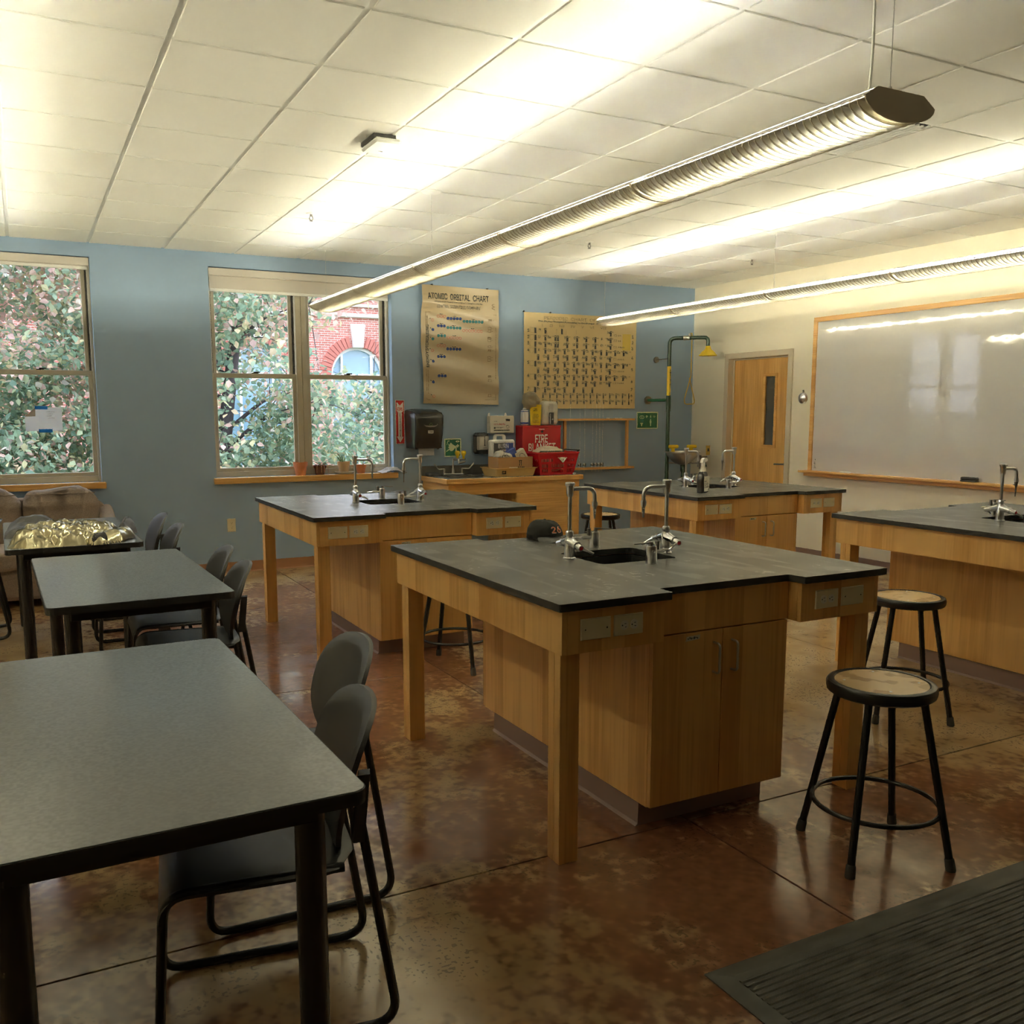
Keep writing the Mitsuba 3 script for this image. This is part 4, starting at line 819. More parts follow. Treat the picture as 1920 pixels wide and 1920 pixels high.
for s in (-1, 1):
    q = fx_+s*.10
    obj(k, 'wrist_blade', cat(cyl((q, fy_, kz+.02), (q, fy_, kz+.075), .012, 12, .010), tube(rpath([(q, fy_, kz+.072), (q+s*.075, fy_-.02, kz+.070), (q+s*.125, fy_-.03, kz+.125)], .03), [.006]+[.006]*7+[.008], 8)), 'steel', smooth=40)
e = obj(t, 'eye_wash', cat(cyl((fx_-.008, fy_-.05, kz+.165), (fx_+.115, fy_-.06, kz+.172), .009, 10), cyl((fx_+.02, fy_-.10, kz+.135), (fx_+.09, fy_-.10, kz+.15), .012, 10)), 'dark_steel', smooth=40, label='small eye wash bar')
for dx in (.025, .095): obj(e, 'spray_head', cat(lathe([(0, 0), (.012, 0), (.012, .03), (.024, .052), (.027, .07), (.021, .086), (0, .09)], 16, (fx_+dx, fy_-.055, kz+.17))), 'yellow', smooth=40, label='yellow dust cap')
one('folded_towel', cat(lump(3.69, 3.82, 5.29, 5.40, kz+.001, kz+.035, .006, 8, 5)), 'black_cloth', 'dark folded cloth at the left end of the sink counter', 'cloth', smooth=True)
# tray, box and kit
t = thing('plastic_tray', 'tan plastic tray on the sink counter holding the cardboard box', 'tray')
tx0, tx1, ty0, ty1, tz0, tz1 = 4.235, 4.715, 4.85, 5.205, kz+.001, kz+.085
po = lambda x0, x1, y0, y1, r=.03: sbox(x0, y0, x1, y1).buffer(-r).buffer(r, 6)
def taper(x0, x1, y0, y1, z0, z1, g_, th=.004):
    a, b = np.array(po(x0+g_, x1-g_, y0+g_, y1-g_).exterior.coords)[:-1], np.array(po(x0, x1, y0, y1).exterior.coords)[:-1]
    n_ = len(a); A = lambda q, z, s: [((x-(x0+x1)/2)*s+(x0+x1)/2, (y-(y0+y1)/2)*s+(y0+y1)/2, z) for x, y in q]
    s = 1-2*th/(x1-x0); V = A(a, z0, 1)+A(b, z1, 1)+A(b, z1, s)+A(a, z0+th, s)+[((x0+x1)/2, (y0+y1)/2, z0), ((x0+x1)/2, (y0+y1)/2, z0+th)]; F = []
    for i in range(n_):
        j = (i+1) % n_
        for r in range(3): F += [(r*n_+i, r*n_+j, (r+1)*n_+j), (r*n_+i, (r+1)*n_+j, (r+1)*n_+i)]
        F += [(4*n_, j, i), (4*n_+1, 3*n_+i, 3*n_+j)]
    m = trimesh.Trimesh(V, F, process=False)
    return m
obj(t, 'body', taper(tx0, tx1, ty0, ty1, tz0, tz1, .022), 'tan_plastic', smooth=30); obj(t, 'rim', mv(extr(po(tx0-.014, tx1+.014, ty0-.014, ty1+.014, .04).difference(po(tx0+.003, tx1-.003, ty0+.003, ty1-.003)), .006), 0, 0, tz1-.002), 'tan_plastic')
obj(t, 'label_holder', far(extr(sbox(0, 0, .045, .032).difference(sbox(.008, .008, .037, .024)), .004), 4.31, tz0+.028, ty0+.008), 'dark_soil')
t = thing('cardboard_box', 'open cardboard box standing in the tan tray, packed with supplies', 'cardboard box')
bx0, bx1, by0, by1, bz0, bz1 = 4.290, 4.690, 4.90, 5.13, tz0+.006, tz0+.195
obj(t, 'body', cat(cbox(bx0, bx1, by0, by0+.004, bz0, bz1, 0), cbox(bx0, bx1, by1-.004, by1, bz0, bz1, 0), cbox(bx0, bx0+.004, by0, by1, bz0, bz1, 0), cbox(bx1-.004, bx1, by0, by1, bz0, bz1, 0), cbox(bx0, bx1, by0, by1, bz0, bz0+.004, 0)), 'cardboard')
obj(t, 'side_flap', hull([(bx0-.002, by0-.002, bz0+.08), (bx0+.08, by0-.008, bz0+.075), (bx0+.02, by0-.05, bz0+.06), (bx0-.002, by0, bz0+.077), (bx0+.08, by0-.006, bz0+.073)]), 'cardboard')
obj(t, 'lettering', far(cat(text('FLINN', .034, .255, .075, .0008, True, True, width=.085), extr(sbox(.215, .042, .30, .050), .0008), extr(sbox(.215, .03, .29, .036), .0008), extr(sbox(.243, .10, .25, .15), .0008), extr(sbox(.262, .10, .269, .15), .0008), extr(sbox(.236, .15, .276, .156), .0008)), bx0, bz0, by0), 'ink', label='black print')
obj(t, 'paper_strip', far(extr(sbox(0, 0, .095, .018), .001), bx0+.11, bz0+.072, by0-.03), 'off_white')
obj(t, 'supplies', cat(lump(bx0+.012, bx0+.10, by0+.02, by0+.10, bz0+.10, bz1+.055, .012, 1, 3, 3), lump(bx0+.10, bx0+.19, by0+.03, by0+.14, bz0+.10, bz1+.045, .012, 2, 3, 3), lump(bx0+.03, bx0+.15, by0+.1, by0+.19, bz0+.1, bz1+.06, .012, 6, 3, 3)), 'off_white', smooth=True, label='white packets')
obj(t, 'cable_loop', cat(tube(rpath([(bx0+.05, by0+.01, bz1-.02), (bx0+.055, by0+.008, bz1+.03), (bx0+.08, by0+.015, bz1+.01), (bx0+.10, by0+.012, bz1+.028), (bx0+.15, by0+.016, bz1-.01)], .02), .003, 8)), 'ink', smooth=True)
wd = lambda a, b, c, dz: hull(*[[(a, by0+c, bz1-.03), (b, by0+c+.01, bz1-.03), (a-.035, by0+c+.06, bz1+dz), (b-.05, by0+c+.07, bz1+dz), (a-.02, by0+c+.012, bz1+dz*.45)]])
obj(t, 'packet', rot(mv(cbox(-.05, .05, -.012, .012, -.08, .085, .012), bx0+.215, by0+.07, bz1+.005), -26, (0, 1, 0), (bx0+.215, by0+.07, bz1)), 'burn_blue', label='blue and white packet')
k = obj(t, 'carton', rot(mv(cbox(-.06, .06, -.035, .035, -.10, .075, .006), bx0+.305, by0+.085, bz1-.005), -32, (0, 1, 0), (bx0+.305, by0+.085, bz1)), 'ivory', label='pale carton with an oval window')
obj(k, 'window', rot(far(extr(shapely.affinity.scale(Point(0, 0).buffer(1, 16), .036, .05).difference(shapely.affinity.scale(Point(0, 0).buffer(1, 16), .030, .044)), .001), bx0+.305, bz1+.01, by0+.05), -32+180, (0, 1, 0), (bx0+.305, by0+.085, bz1)), 'dark_steel')
t = thing('burn_kit', 'white plastic burn kit case standing behind the cardboard box', 'burn kit')
ux, uy, uz, uw, uh = 4.375, 5.226, kz+.001, .285, .36
obj(t, 'case', cat(cbox(ux, ux+uw, uy, uy+.085, uz, uz+uh, .014), cbox(ux-.004, ux+uw+.004, uy+.03, uy+.05, uz, uz+uh+.004, .006)), 'white')
obj(t, 'carry_handle', far(extr(unary_union([Polygon([(.045, uh), (.05, uh+.045), (.07, uh+.062), (.165, uh+.062), (.185, uh+.045), (.19, uh)])]).difference(sbox(.085, uh+.005, .15, uh+.036).buffer(.006)), .022), ux, uz, uy+.052), 'white')
obj(t, 'label_panel', far(extr(sbox(.03, .08, .17, uh-.03), .0012), ux, uz, uy), 'ink', label='black half of the label'); obj(t, 'label_panel', far(extr(sbox(.17, .08, uw-.022, uh-.03), .0012), ux, uz, uy), 'burn_blue', label='blue half of the label')
obj(t, 'lettering', far(cat(text('BURN', .046, .142, uh-.062, .0018, True, True, width=.125), text('KIT', .046, .135, uh-.125, .0018, True, True, width=.085)), ux, uz, uy), 'white', label='white words BURN KIT')
# shopping basket
t = thing('shopping_basket', 'red plastic shopping basket packed with bags at the right end of the sink counter', 'basket')
qx0, qx1, qy0, qy1, qz0, qz1 = 4.720, 5.215, 4.835, 5.185, kz+.001, kz+.232
gp = .045
def side(p0, p1, n_out):
    """one tapered side from bottom edge p0->p1, with slots"""
    return None
B0, B1 = np.array([qx0+gp, qy0+gp*.8]), np.array([qx1-gp, qy1-gp*.8])
T0, T1 = np.array([qx0, qy0]), np.array([qx1, qy1])
def panel(bl, br, tl, tr, nm):
    bl, br, tl, tr = (np.array(a, float) for a in (bl, br, tl, tr)); W_, H_ = np.linalg.norm(br-bl), np.linalg.norm(tl-bl)
    sh_ = Polygon([(0, 0), (1, 0), (1, 1), (0, 1)])
    cuts = []
    for r_, (z_, h_) in enumerate(((.10, .17), (.34, .15), (.60, .13))):
        n_ = 20
        for i in range(n_):
            u = .06+.88*(i+.5)/n_
            if (r_ < 2 and (i in (4, 5, 14, 15))) or (r_ == 2 and 6 < i < 15): continue
            cuts.append(sbox(u-.013, z_, u+.013, z_+h_))
    sh_ = sh_.difference(unary_union(cuts)); m = extr(sh_, 1.0); v = m.vertices
    u, w, s = v[:, 0:1], v[:, 1:2], v[:, 2:3]; nrm = np.cross(br-bl, tl-bl); nrm /= np.linalg.norm(nrm)
    m.vertices = (1-w)*((1-u)*bl+u*br)+w*((1-u)*tl+u*tr)-nrm*s*.0035
    obj(t, nm, m, 'red_plastic')
z0_, z1_ = qz0, qz1
panel((B0[0], B0[1], z0_), (B1[0], B0[1], z0_), (T0[0], T0[1], z1_), (T1[0], T0[1], z1_), 'slotted_side'); panel((B1[0], B1[1], z0_), (B0[0], B1[1], z0_), (T1[0], T1[1], z1_), (T0[0], T1[1], z1_), 'slotted_side')
panel((B1[0], B0[1], z0_), (B1[0], B1[1], z0_), (T1[0], T0[1], z1_), (T1[0], T1[1], z1_), 'slotted_side'); panel((B0[0], B1[1], z0_), (B0[0], B0[1], z0_), (T0[0], T1[1], z1_), (T0[0], T0[1], z1_), 'slotted_side')
obj(t, 'bottom', cbox(B0[0], B1[0], B0[1], B1[1], z0_, z0_+.004, 0), 'red_plastic')
obj(t, 'rim', mv(extr(po(qx0-.012, qx1+.012, qy0-.012, qy1+.012, .03).difference(po(qx0+.004, qx1-.004, qy0+.004, qy1-.004)), .016), 0, 0, qz1-.008), 'red_plastic')
obj(t, 'handle', tube(rpath([(qx1-.01, qy0+.02, qz1+.012), (qx1+.03, qy0+.03, qz1+.02), (qx1+.03, qy1-.03, qz1+.02), (qx1-.01, qy1-.02, qz1+.012)], .03), .006, 8), 'black_plastic', smooth=True, label='black carrying handle'); obj(t, 'handle', tube(rpath([(qx0+.02, qy0+.0, qz1+.012), (qx0+.02, qy0-.012, qz1+.018), (qx0+.30, qy0-.010, qz1+.018)], .02), .006, 8), 'black_plastic', smooth=True)
em = unary_union([shapely.affinity.scale(Point(0, 0).buffer(1, 20), .055, .030).difference(shapely.affinity.scale(Point(0, 0).buffer(1, 20), .046, .024)).intersection(sbox(-.06, .0, .06, .04)), Polygon([(-.05, -.002), (.05, -.002), (0, -.052)]).difference(Polygon([(-.018, -.014), (.018, -.014), (0, -.034)])), Polygon([(-.008, -.016), (.008, -.016), (0, -.028)])]+[LineString([(0, 0), (.034*math.cos(a), .022*math.sin(a))]).buffer(.003) for a in np.linspace(.3, 2.84, 5)])
cxm = (qx0+qx1)/2+.05
em3 = far(extr(em, .001), cxm, qz0+.178, T0[1]+gp*.8*.22-.001); obj(t, 'emblem', rot(em3, -9, (1, 0, 0), (cxm, T0[1]+gp*.8*.22, qz0+.178)), 'off_white', label='white fan-shaped emblem')
one('packed_bags', lump(qx0+.055, qx1-.10, qy0+.04, qy1-.04, qz0+.03, qz1+.058, .016, 4, 3, 5), 'ivory', 'crumpled pale plastic bags filling the red shopping basket', 'plastic bags', smooth=True)
one('white_cap', lathe([(0, 0), (.018, 0), (.018, .014), (.015, .018), (0, .018)], 18, (5.165, 4.845, kz+.002)), 'white', 'small white plastic cap at the right end of the sink counter', 'cap', smooth=35)

# ---------------------------------------------------------------- burette rack
t = thing('burette_rack', 'maple rack on the wall holding glass burettes under the periodic chart', 'rack')
rx0, rx1, rz0, rz1 = 5.30, 6.285, .868, 1.442
holes = [5.45, 5.58, 5.645, 5.75, 5.80, 5.845, 5.885]
for z_, th_ in ((rz1-.022, .022), (rz0, .024)):
    obj(t, 'shelf', mv(extr(sbox(rx0-.03, YW-.10, rx1+.02, YW-.002).difference(unary_union([Point(h_, YW-.055).buffer(.0085 if z_ > 1 else .012) for h_ in holes])), th_), 0, 0, z_), 'maple_h')
for x in (rx0+.07, rx1-.075): obj(t, 'post', cbox(x, x+.03, YW-.07, YW-.04, rz0+.024, rz1-.022, .001), 'maple')
tops = [(5.45, 1.60), (5.58, 1.50), (5.645, 1.62), (5.75, 1.60), (5.80, 1.56), (5.845, 1.62), (5.885, 1.57)]
for n_, (x, zt_) in enumerate(tops):
    k = thing('burette', ('first', 'second', 'third', 'fourth', 'fifth', 'sixth', 'last')[n_]+' thin glass burette from the left in the wall rack', 'burette', 'glass burettes in the wall rack')
    obj(k, 'glass_tube', lathe([(.0052, rz0+.06), (.0066, rz0+.06), (.0066, zt_+.10), (.0052, zt_+.10)], 12, (x, YW-.055, 0)), 'tube_glass', smooth=True)
    obj(k, 'graduation_stripe', cbox(x-.0012, x+.0012, YW-.0625, YW-.0617, rz0+.09, zt_+.06, 0), 'white')
    obj(k, 'stopcock', cat(cyl((x-.016, YW-.055, rz0+.052), (x+.016, YW-.055, rz0+.052), .008, 10), cbox(x+.012, x+.020, YW-.064, YW-.046, rz0+.036, rz0+.072, .002)), 'ink'); obj(k, 'tip', cat(cyl((x, YW-.055, rz0+.05), (x, YW-.055, rz0+.075), .009, 10), tube([(x, YW-.055, rz0+.05), (x, YW-.055, rz0-.03)], [.005, .0015], 8)), 'white')
for n_, (x, z) in enumerate([(5.93, rz0+.025), (5.99, rz0+.025), (6.05, rz0+.025), (6.11, rz0+.025), (5.96, rz1+.0012), (6.08, rz1+.0012), (6.14, rz1+.0012)]):
    one('rack_collar', lathe([(.007, 0), (.018, 0), (.016, .006), (.007, .006)], 14, (x, YW-.055, z)), 'white', 'white plastic collar on the '+('lower' if n_ < 4 else 'upper')+' shelf of the burette rack, '+('first', 'second', 'third', 'fourth', 'first', 'second', 'third')[n_]+' from the left', 'collar', 'white collars of the burette rack')

# ---------------------------------------------------------------- emergency shower and eye wash
t = thing('emergency_shower', 'dark green emergency shower pipe with a yellow shower head in the far right corner', 'emergency shower')
ex, ey, za = 6.635, 5.175, 2.345; q = .155
arm = rpath([(ex, ey, 0), (ex, ey, za), (ex+q*2.0, ey-q*1.9, za), (ex+q*2.0, ey-q*1.9, za-.10)], .07, 8)
obj(t, 'pipe', tube(arm, .0215, 16), 'green_pipe', smooth=40)
hx, hy = ex+q*2.0, ey-q*1.9
obj(t, 'shower_head', lathe([(0, za-.205), (.098, za-.205), (.100, za-.197), (.075, za-.165), (.035, za-.130), (.026, za-.095), (0, za-.095)], 32, (hx, hy, 0)), 'yellow', smooth=35, label='yellow cone shower head')
obj(t, 'pipe_band', lathe([(0, 1.62), (.0225, 1.62), (.0225, 2.03), (0, 2.03)], 20, (ex, ey, 0)), 'yellow', smooth=40, label='yellow label round the pipe'); obj(t, 'band_print', cat(*[on(text(c, .018, 0, 0, .0035, True, True), M_FAR, ex, ey-.0205, 1.985-.026*k) for k, c in enumerate('EMERGENCY SHOWER') if c != ' ']), 'ink')
obj(t, 'valve', cat(cyl((ex+.11, ey-.105, za), (ex+.16, ey-.153, za), .028, 14), cbox(ex+.15, ex+.175, ey-.165, ey-.14, za+.015, za+.05, .004)), 'steel', smooth=40)
px_, py_ = ex+.165, ey-.16
rod = [(px_, py_, za+.05), (px_+.01, py_-.015, za+.05), (px_+.01, py_-.015, 1.92), (px_-.065, py_, 1.655), (px_-.055, py_, 1.60), (px_+.075, py_, 1.605), (px_+.082, py_, 1.64), (px_-.0, py_, 1.90)]
obj(t, 'pull_handle', tube(rpath(rod, .035, 6), .0062, 8), 'yellow_dull', smooth=True, label='yellow triangular pull handle')
for z, r_, mt, x2 in ((2.118, .006, 'dark_steel', ex+.02), (1.650, .017, 'green_bright', ex-.09)):
    k = obj(t, 'wall_bracket', cyl((x2, YW-.014, z), (ex, ey, z), r_, 12), mt, smooth=40); obj(k, 'flange', cyl((x2, YW-.022, z), (x2, YW-.002, z), .034 if r_ < .01 else .048, 18), 'dark_steel', smooth=40)
obj(t, 'pipe_joint', cat(lathe([(0, 1.52), (.027, 1.52), (.027, 1.70), (0, 1.70)], 18, (ex, ey, 0)), lathe([(0, 0), (.09, 0), (.09, .012), (.03, .02), (.03, .05), (0, .05)], 20, (ex, ey, 0))), 'green_pipe', smooth=35)
wx, wy, wz = ex+.115, ey-.13, 1.055
bowl = lathe([(0, wz-.145), (.04, wz-.140), (.12, wz-.10), (.178, wz-.03), (.186, wz-.006), (.205, wz-.004), (.205, wz+.010), (.180, wz+.010), (.172, wz-.02), (.115, wz-.092), (.04, wz-.13), (0, wz-.132)], 36, (wx, wy, 0))
obj(t, 'eye_wash_bowl', bowl, 'steel', smooth=35, label='stainless steel eye wash bowl')
obj(t, 'bowl_stand', cat(cyl((wx+.02, wy+.0, 0), (wx+.02, wy, wz-.14), .024, 14), cyl((wx+.02, wy, .45), (ex, ey, .45), .016, 12), lathe([(0, wz-.22), (.033, wz-.22), (.033, wz-.135), (0, wz-.135)], 16, (wx+.02, wy, 0))), 'green_pipe', smooth=40)
for dx, dy, a in ((-.10, .045, 0), (.11, -.02, 0)):
    obj(t, 'eye_wash_head', cat(lathe([(0, -.02), (.022, -.02), (.020, .03), (.026, .05), (0, .05)], 16, (wx+dx, wy+dy, wz)), mv(cbox(-.055, .068, -.028, .028, .045, .085, .012), wx+dx, wy+dy, wz)), 'yellow', smooth=35, label='yellow eye wash head')
obj(t, 'push_flag', mv(rot(cbox(-.045, .045, -.004, .004, -.055, .055, .008), 20), wx+.30, wy-.09, wz+.02), 'yellow_dull', label='yellow push flag'); obj(t, 'flag_print', mv(rot(cbox(-.02, .02, -.0048, .0048, -.02, .02, .003), 20), wx+.30, wy-.09, wz+.025), 'ink')
obj(t, 'supply_pipe', cat(tube(rpath([(ex, ey, .93), (wx+.05, wy-.02, .93), (wx+.21, wy-.07, .93), (wx+.21, wy-.07, 1.0), (wx+.29, wy-.09, 1.0)], .03), .010, 10), cyl((wx+.21, wy-.07, .86), (wx+.21, wy-.07, 1.02), .016, 12)), 'dark_steel', smooth=40)

# ---------------------------------------------------------------- pots on the window sill
def pot(label, x, y, r0, r1, h, mat, soil=True):
    t = thing('plant_pot', label, 'plant pot', 'flower pots on the window sill'); z = .9055
    obj(t, 'pot', lathe([(0, 0), (r0, 0), (r0+(r1-r0)*.66, h*.68), (r1, h*.69), (r1*1.06, h), (r1*.94, h), (r0+(r1-r0)*.5, h*.55), (r0*.8, .012), (0, .012)], 30, (x, y, z)), mat, smooth=30)
    obj(t, 'soil', lathe([(0, h*.78), (r1*.93, h*.82), (r1*.93, h*.80), (0, h*.76)], 20, (x, y, z)), 'dark_soil'); return t, z+h*.8
pot('empty terracotta pot, leftmost on the window sill', 2.412, YW+.035, .049, .068, .128, 'terracotta')
t, zs = pot('dark glazed pot with drooping shoots on the window sill', 2.607, YW+.03, .044, .062, .095, 'dark_pot')
def blade(x, y, z, dx, dy, h, w=.009):
    p = [np.array([x+dx*s**1.3, y+dy*s, z+h*s*(1.15-.35*s)]) for s in np.linspace(0, 1, 7)]
    return tube(p, [w*(1-.9*s)+.0006 for s in np.linspace(0, 1, 7)], 5)
for k in range(7): obj(t, 'shoot', blade(2.607+.02*math.cos(k), YW+.03+.015*math.sin(k*2), zs, (-.11, .10, .03, -.05, .09, .12, -.075)[k], -.02+.01*(k % 3), (.075, .06, .06, .045, -.045, .02, -.02)[k], .006), 'plant_dry' if k % 3 else 'plant_green', smooth=True)
for k in range(4): obj(t, 'trailing_stem', tube(rpath([(2.607+.03*math.cos(k*1.7), YW+.0, zs+.01), (2.607+.055*math.cos(k*1.7), YW-.045, zs+.02), (2.607+.06*math.cos(k*1.7), YW-.052, zs-.05)], .03), .003, 5), 'plant_dry', smooth=True)
t, zs = pot('pale tan pot on a clear saucer with a green spike plant', 2.850, YW+.03, .045, .062, .118, 'tan_pot')
for k in range(5): obj(t, 'leaf', blade(2.83+.008*k, YW+.03, zs, (-.075, -.05, -.015, .02, .085)[k], .01*(k % 2), (.125, .14, .11, .10, .05)[k], .008), 'plant_green' if k < 4 else 'plant_dry', smooth=True)
obj(t, 'saucer', lathe([(0, 0), (.06, 0), (.105, .022), (.108, .024), (.104, .026), (.058, .005), (0, .005)], 26, (2.86, YW+.02, .9052)), 'bag_clear', smooth=35, label='clear plastic saucer')
move(t+'__pot', T().translate([0, 0, .006])); move(t+'__soil', T().translate([0, 0, .006]))
t, zs = pot('small terracotta pot, rightmost on the window sill', 3.035, YW+.045, .038, .052, .085, 'terracotta')
for k in range(2): obj(t, 'shoot', blade(3.05, YW+.045, zs, .02+.02*k, 0, .07-.02*k, .006), 'plant_dry', smooth=True)
def crumple(x0, x1, y0, y1, z, fn, n=26, seed=2):
    G = np.zeros((n, n, 3))
    for i, u in enumerate(np.linspace(0, 1, n)):
        for j, v in enumerate(np.linspace(0, 1, n)): G[i, j] = (x0+(x1-x0)*u, y0+(y1-y0)*v, 0)
    p = G.copy(); p[:, :, 2] = 3.3; N_ = meshkit.fbm(p*22, 4, seed); Q = 1-2*np.abs(meshkit.fbm(p*16, 3, seed+3)-.5)
    G[:, :, 2] = z+fn(np.linspace(0, 1, n)[:, None], np.linspace(0, 1, n)[None, :], N_, Q); G[:, :, 0] += (N_-.5)*.03; return G
G = crumple(3.205, 3.455, YW-.105, YW+.07, .907, lambda u, v, N_, Q: .012+.055*np.sin(np.pi*np.clip(u, 0, 1))*np.sin(np.pi*np.clip(v*.8+.2, 0, 1))*Q-.05*np.maximum(0, .28-v)*(u > -1))
G[:, :, 2] = np.where(G[:, :, 1] > YW-.06, np.maximum(G[:, :, 2], .9065), G[:, :, 2])
one('crumpled_tissue', sheet(G, .001), 'tissue', 'crumpled white paper towel hanging over the right end of the window sill', 'paper towel', smooth=50)

# ---------------------------------------------------------------- cap and spray bottle
t = thing('baseball_cap', 'black baseball cap with an orange number lying on the nearest lab table', 'cap')
def capmesh():
    V, F = [], []; nu, nv = 40, 14
    for j in range(nv+1):
        ph = j/nv*math.pi/2
        for i in range(nu):
            a = 2*math.pi*i/nu; r = math.sin(ph)**.8; x = .098*r*math.cos(a); y = .082*r*math.sin(a); z = .088*math.cos(ph)**.75
            sag = .010*math.exp(-((a-1.9)/.5)**2)*math.sin(2*ph)+.006*math.sin(3*a)*math.sin(2*ph)
            V.append((x, y, .004+z-sag))
    for j in range(nv):
        for i in range(nu):
            a, b = j*nu+i, j*nu+(i+1) % nu; F += [(a, a+nu, b+nu), (a, b+nu, b)]
    return trimesh.Trimesh(V, F, process=False)
cm = capmesh(); Mc = T().translate([2.205, .405, TZ+.001]).rotate([0, 0, 1], -84)
obj(t, 'crown', {**mikit.ply(cm, 'cap_cloth', smooth=50), 'to_world': Mc}, None)
br = np.array([[(.085+.075*v*math.sqrt(max(0, 1-(u*.98)**2))-.05*(1-math.sqrt(max(0, 1-(u*.9)**2))), u*.082, .012-.012*v*v-.018*u*u*v+.006) for v in np.linspace(0, 1, 10)] for u in np.linspace(-1, 1, 22)])
obj(t, 'brim', {**mikit.ply(sheet(br, .0035), 'black_plastic', smooth=45), 'to_world': Mc}, None)
obj(t, 'button', {**mikit.ply(lathe([(0, .090), (.008, .090), (.006, .096), (0, .097)], 12), 'cap_cloth', smooth=40), 'to_world': Mc}, None)
def on_crown(m, lift):
    """wraps a flat drawing (x across, y up) on the front of the crown"""
    m = trimesh.Trimesh(*trimesh.remesh.subdivide_to_size(m.vertices, m.faces, .006)); v = m.vertices.copy(); out = []
    for x, y, z in v:
        ph = math.pi/2-y/.095; a = x/.088; r = max(0.01, math.sin(ph))**.8
        p = np.array([.098*r*math.cos(a), .082*r*math.sin(a), .004+.088*max(0, math.cos(ph))**.75]); n_ = p/np.array([.098, .082, .088])**2; n_ /= np.linalg.norm(n_); out.append(p+n_*(z+lift))
    m.vertices = out; return m
obj(t, 'number', {**mikit.ply(on_crown(text('26', .036, 0, .045, .0012, True, True, width=.066), .0012), 'white'), 'to_world': Mc}, None, label='white outline of the number 26')
obj(t, 'number_fill', {**mikit.ply(on_crown(text('26', .034, 0, .045, .0016, False, True, width=.062), .0016), 'cap_thread_orange'), 'to_world': Mc}, None, label='orange number 26')
t = thing('spray_bottle', 'dark spray bottle with a white trigger head on the lab table near the door', 'spray bottle')
Ms = T().translate([4.565, 2.075, TZ]).rotate([0, 0, 1], 24)
def loft(rings):
    n_ = 28; ang = np.linspace(0, 2*math.pi, n_, endpoint=False); V, F = [], []
    for z, a, b in rings:
        c, s = np.cos(ang), np.sin(ang); e = .62; V += [(a*np.sign(q)*abs(q)**e, b*np.sign(w)*abs(w)**e, z) for q, w in zip(c, s)]
    for i in range(len(rings)-1):
        for k in range(n_): l = (k+1) % n_; F += [(i*n_+k, i*n_+l, (i+1)*n_+l), (i*n_+k, (i+1)*n_+l, (i+1)*n_+k)]
    V += [(0, 0, rings[0][0]), (0, 0, rings[-1][0])]; o = len(V)-2; m_ = (len(rings)-1)*n_
    for k in range(n_): l = (k+1) % n_; F += [(o, l, k), (o+1, m_+k, m_+l)]
    return trimesh.Trimesh(V, F, process=False)
sub = lambda p, n_, m, mat, lab=None, sm=40: obj(p, n_, {**mikit.ply(m, mat, smooth=sm), 'to_world': Ms}, None, label=lab)
sub(t, 'body', loft([(0, .044, .027), (.006, .050, .031), (.09, .051, .032), (.118, .050, .031), (.142, .040, .027), (.155, .030, .023), (.16, .027, .021)]), 'soot_plastic')
sub(t, 'shoulder', loft([(.16, .027, .0215), (.175, .022, .019), (.195, .0155, .0155), (.205, .0145, .0145)]), 'off_white', 'clear pale neck')
sub(t, 'label_panel', cbox(-.038, .046, -.0335, -.0315, .012, .125, .0006), 'off_white', 'pale printed label', False)
sub(t, 'label_print', cat(cbox(-.038, .046, -.0338, -.033, .040, .045, 0), cbox(-.034, .0, -.0338, -.033, .085, .092, 0), *[cbox(-.034, .03-.006*(k % 3), -.0338, -.033, .05+.006*k, .0525+.006*k, 0) for k in range(5)], *[cbox(.026+.0035*k, .028+.0035*k, -.0338, -.033, .018, .032, 0) for k in range(4)]), 'ink', None, False)
sub(t, 'trigger_head', cat(loft([(.203, .017, .015), (.222, .016, .014), (.228, .015, .013)]), hull([(-.030, -.011, .226), (-.030, .011, .226), (.052, -.010, .236), (.052, .010, .236), (-.014, -.012, .255), (-.014, .012, .255), (.05, -.009, .258), (.05, .009, .258), (.01, -.012, .262), (.01, .012, .262)])), 'white', 'white trigger head', 30)
sub(t, 'nozzle', cat(cbox(.050, .060, -.010, .010, .238, .256, .003)), 'white', None, False); sub(t, 'trigger', tube(rpath([(.028, 0, .236), (.036, 0, .214), (.054, 0, .196)], .02), [.006]*9 if False else .0055, 8), 'green_pipe', 'dark trigger')

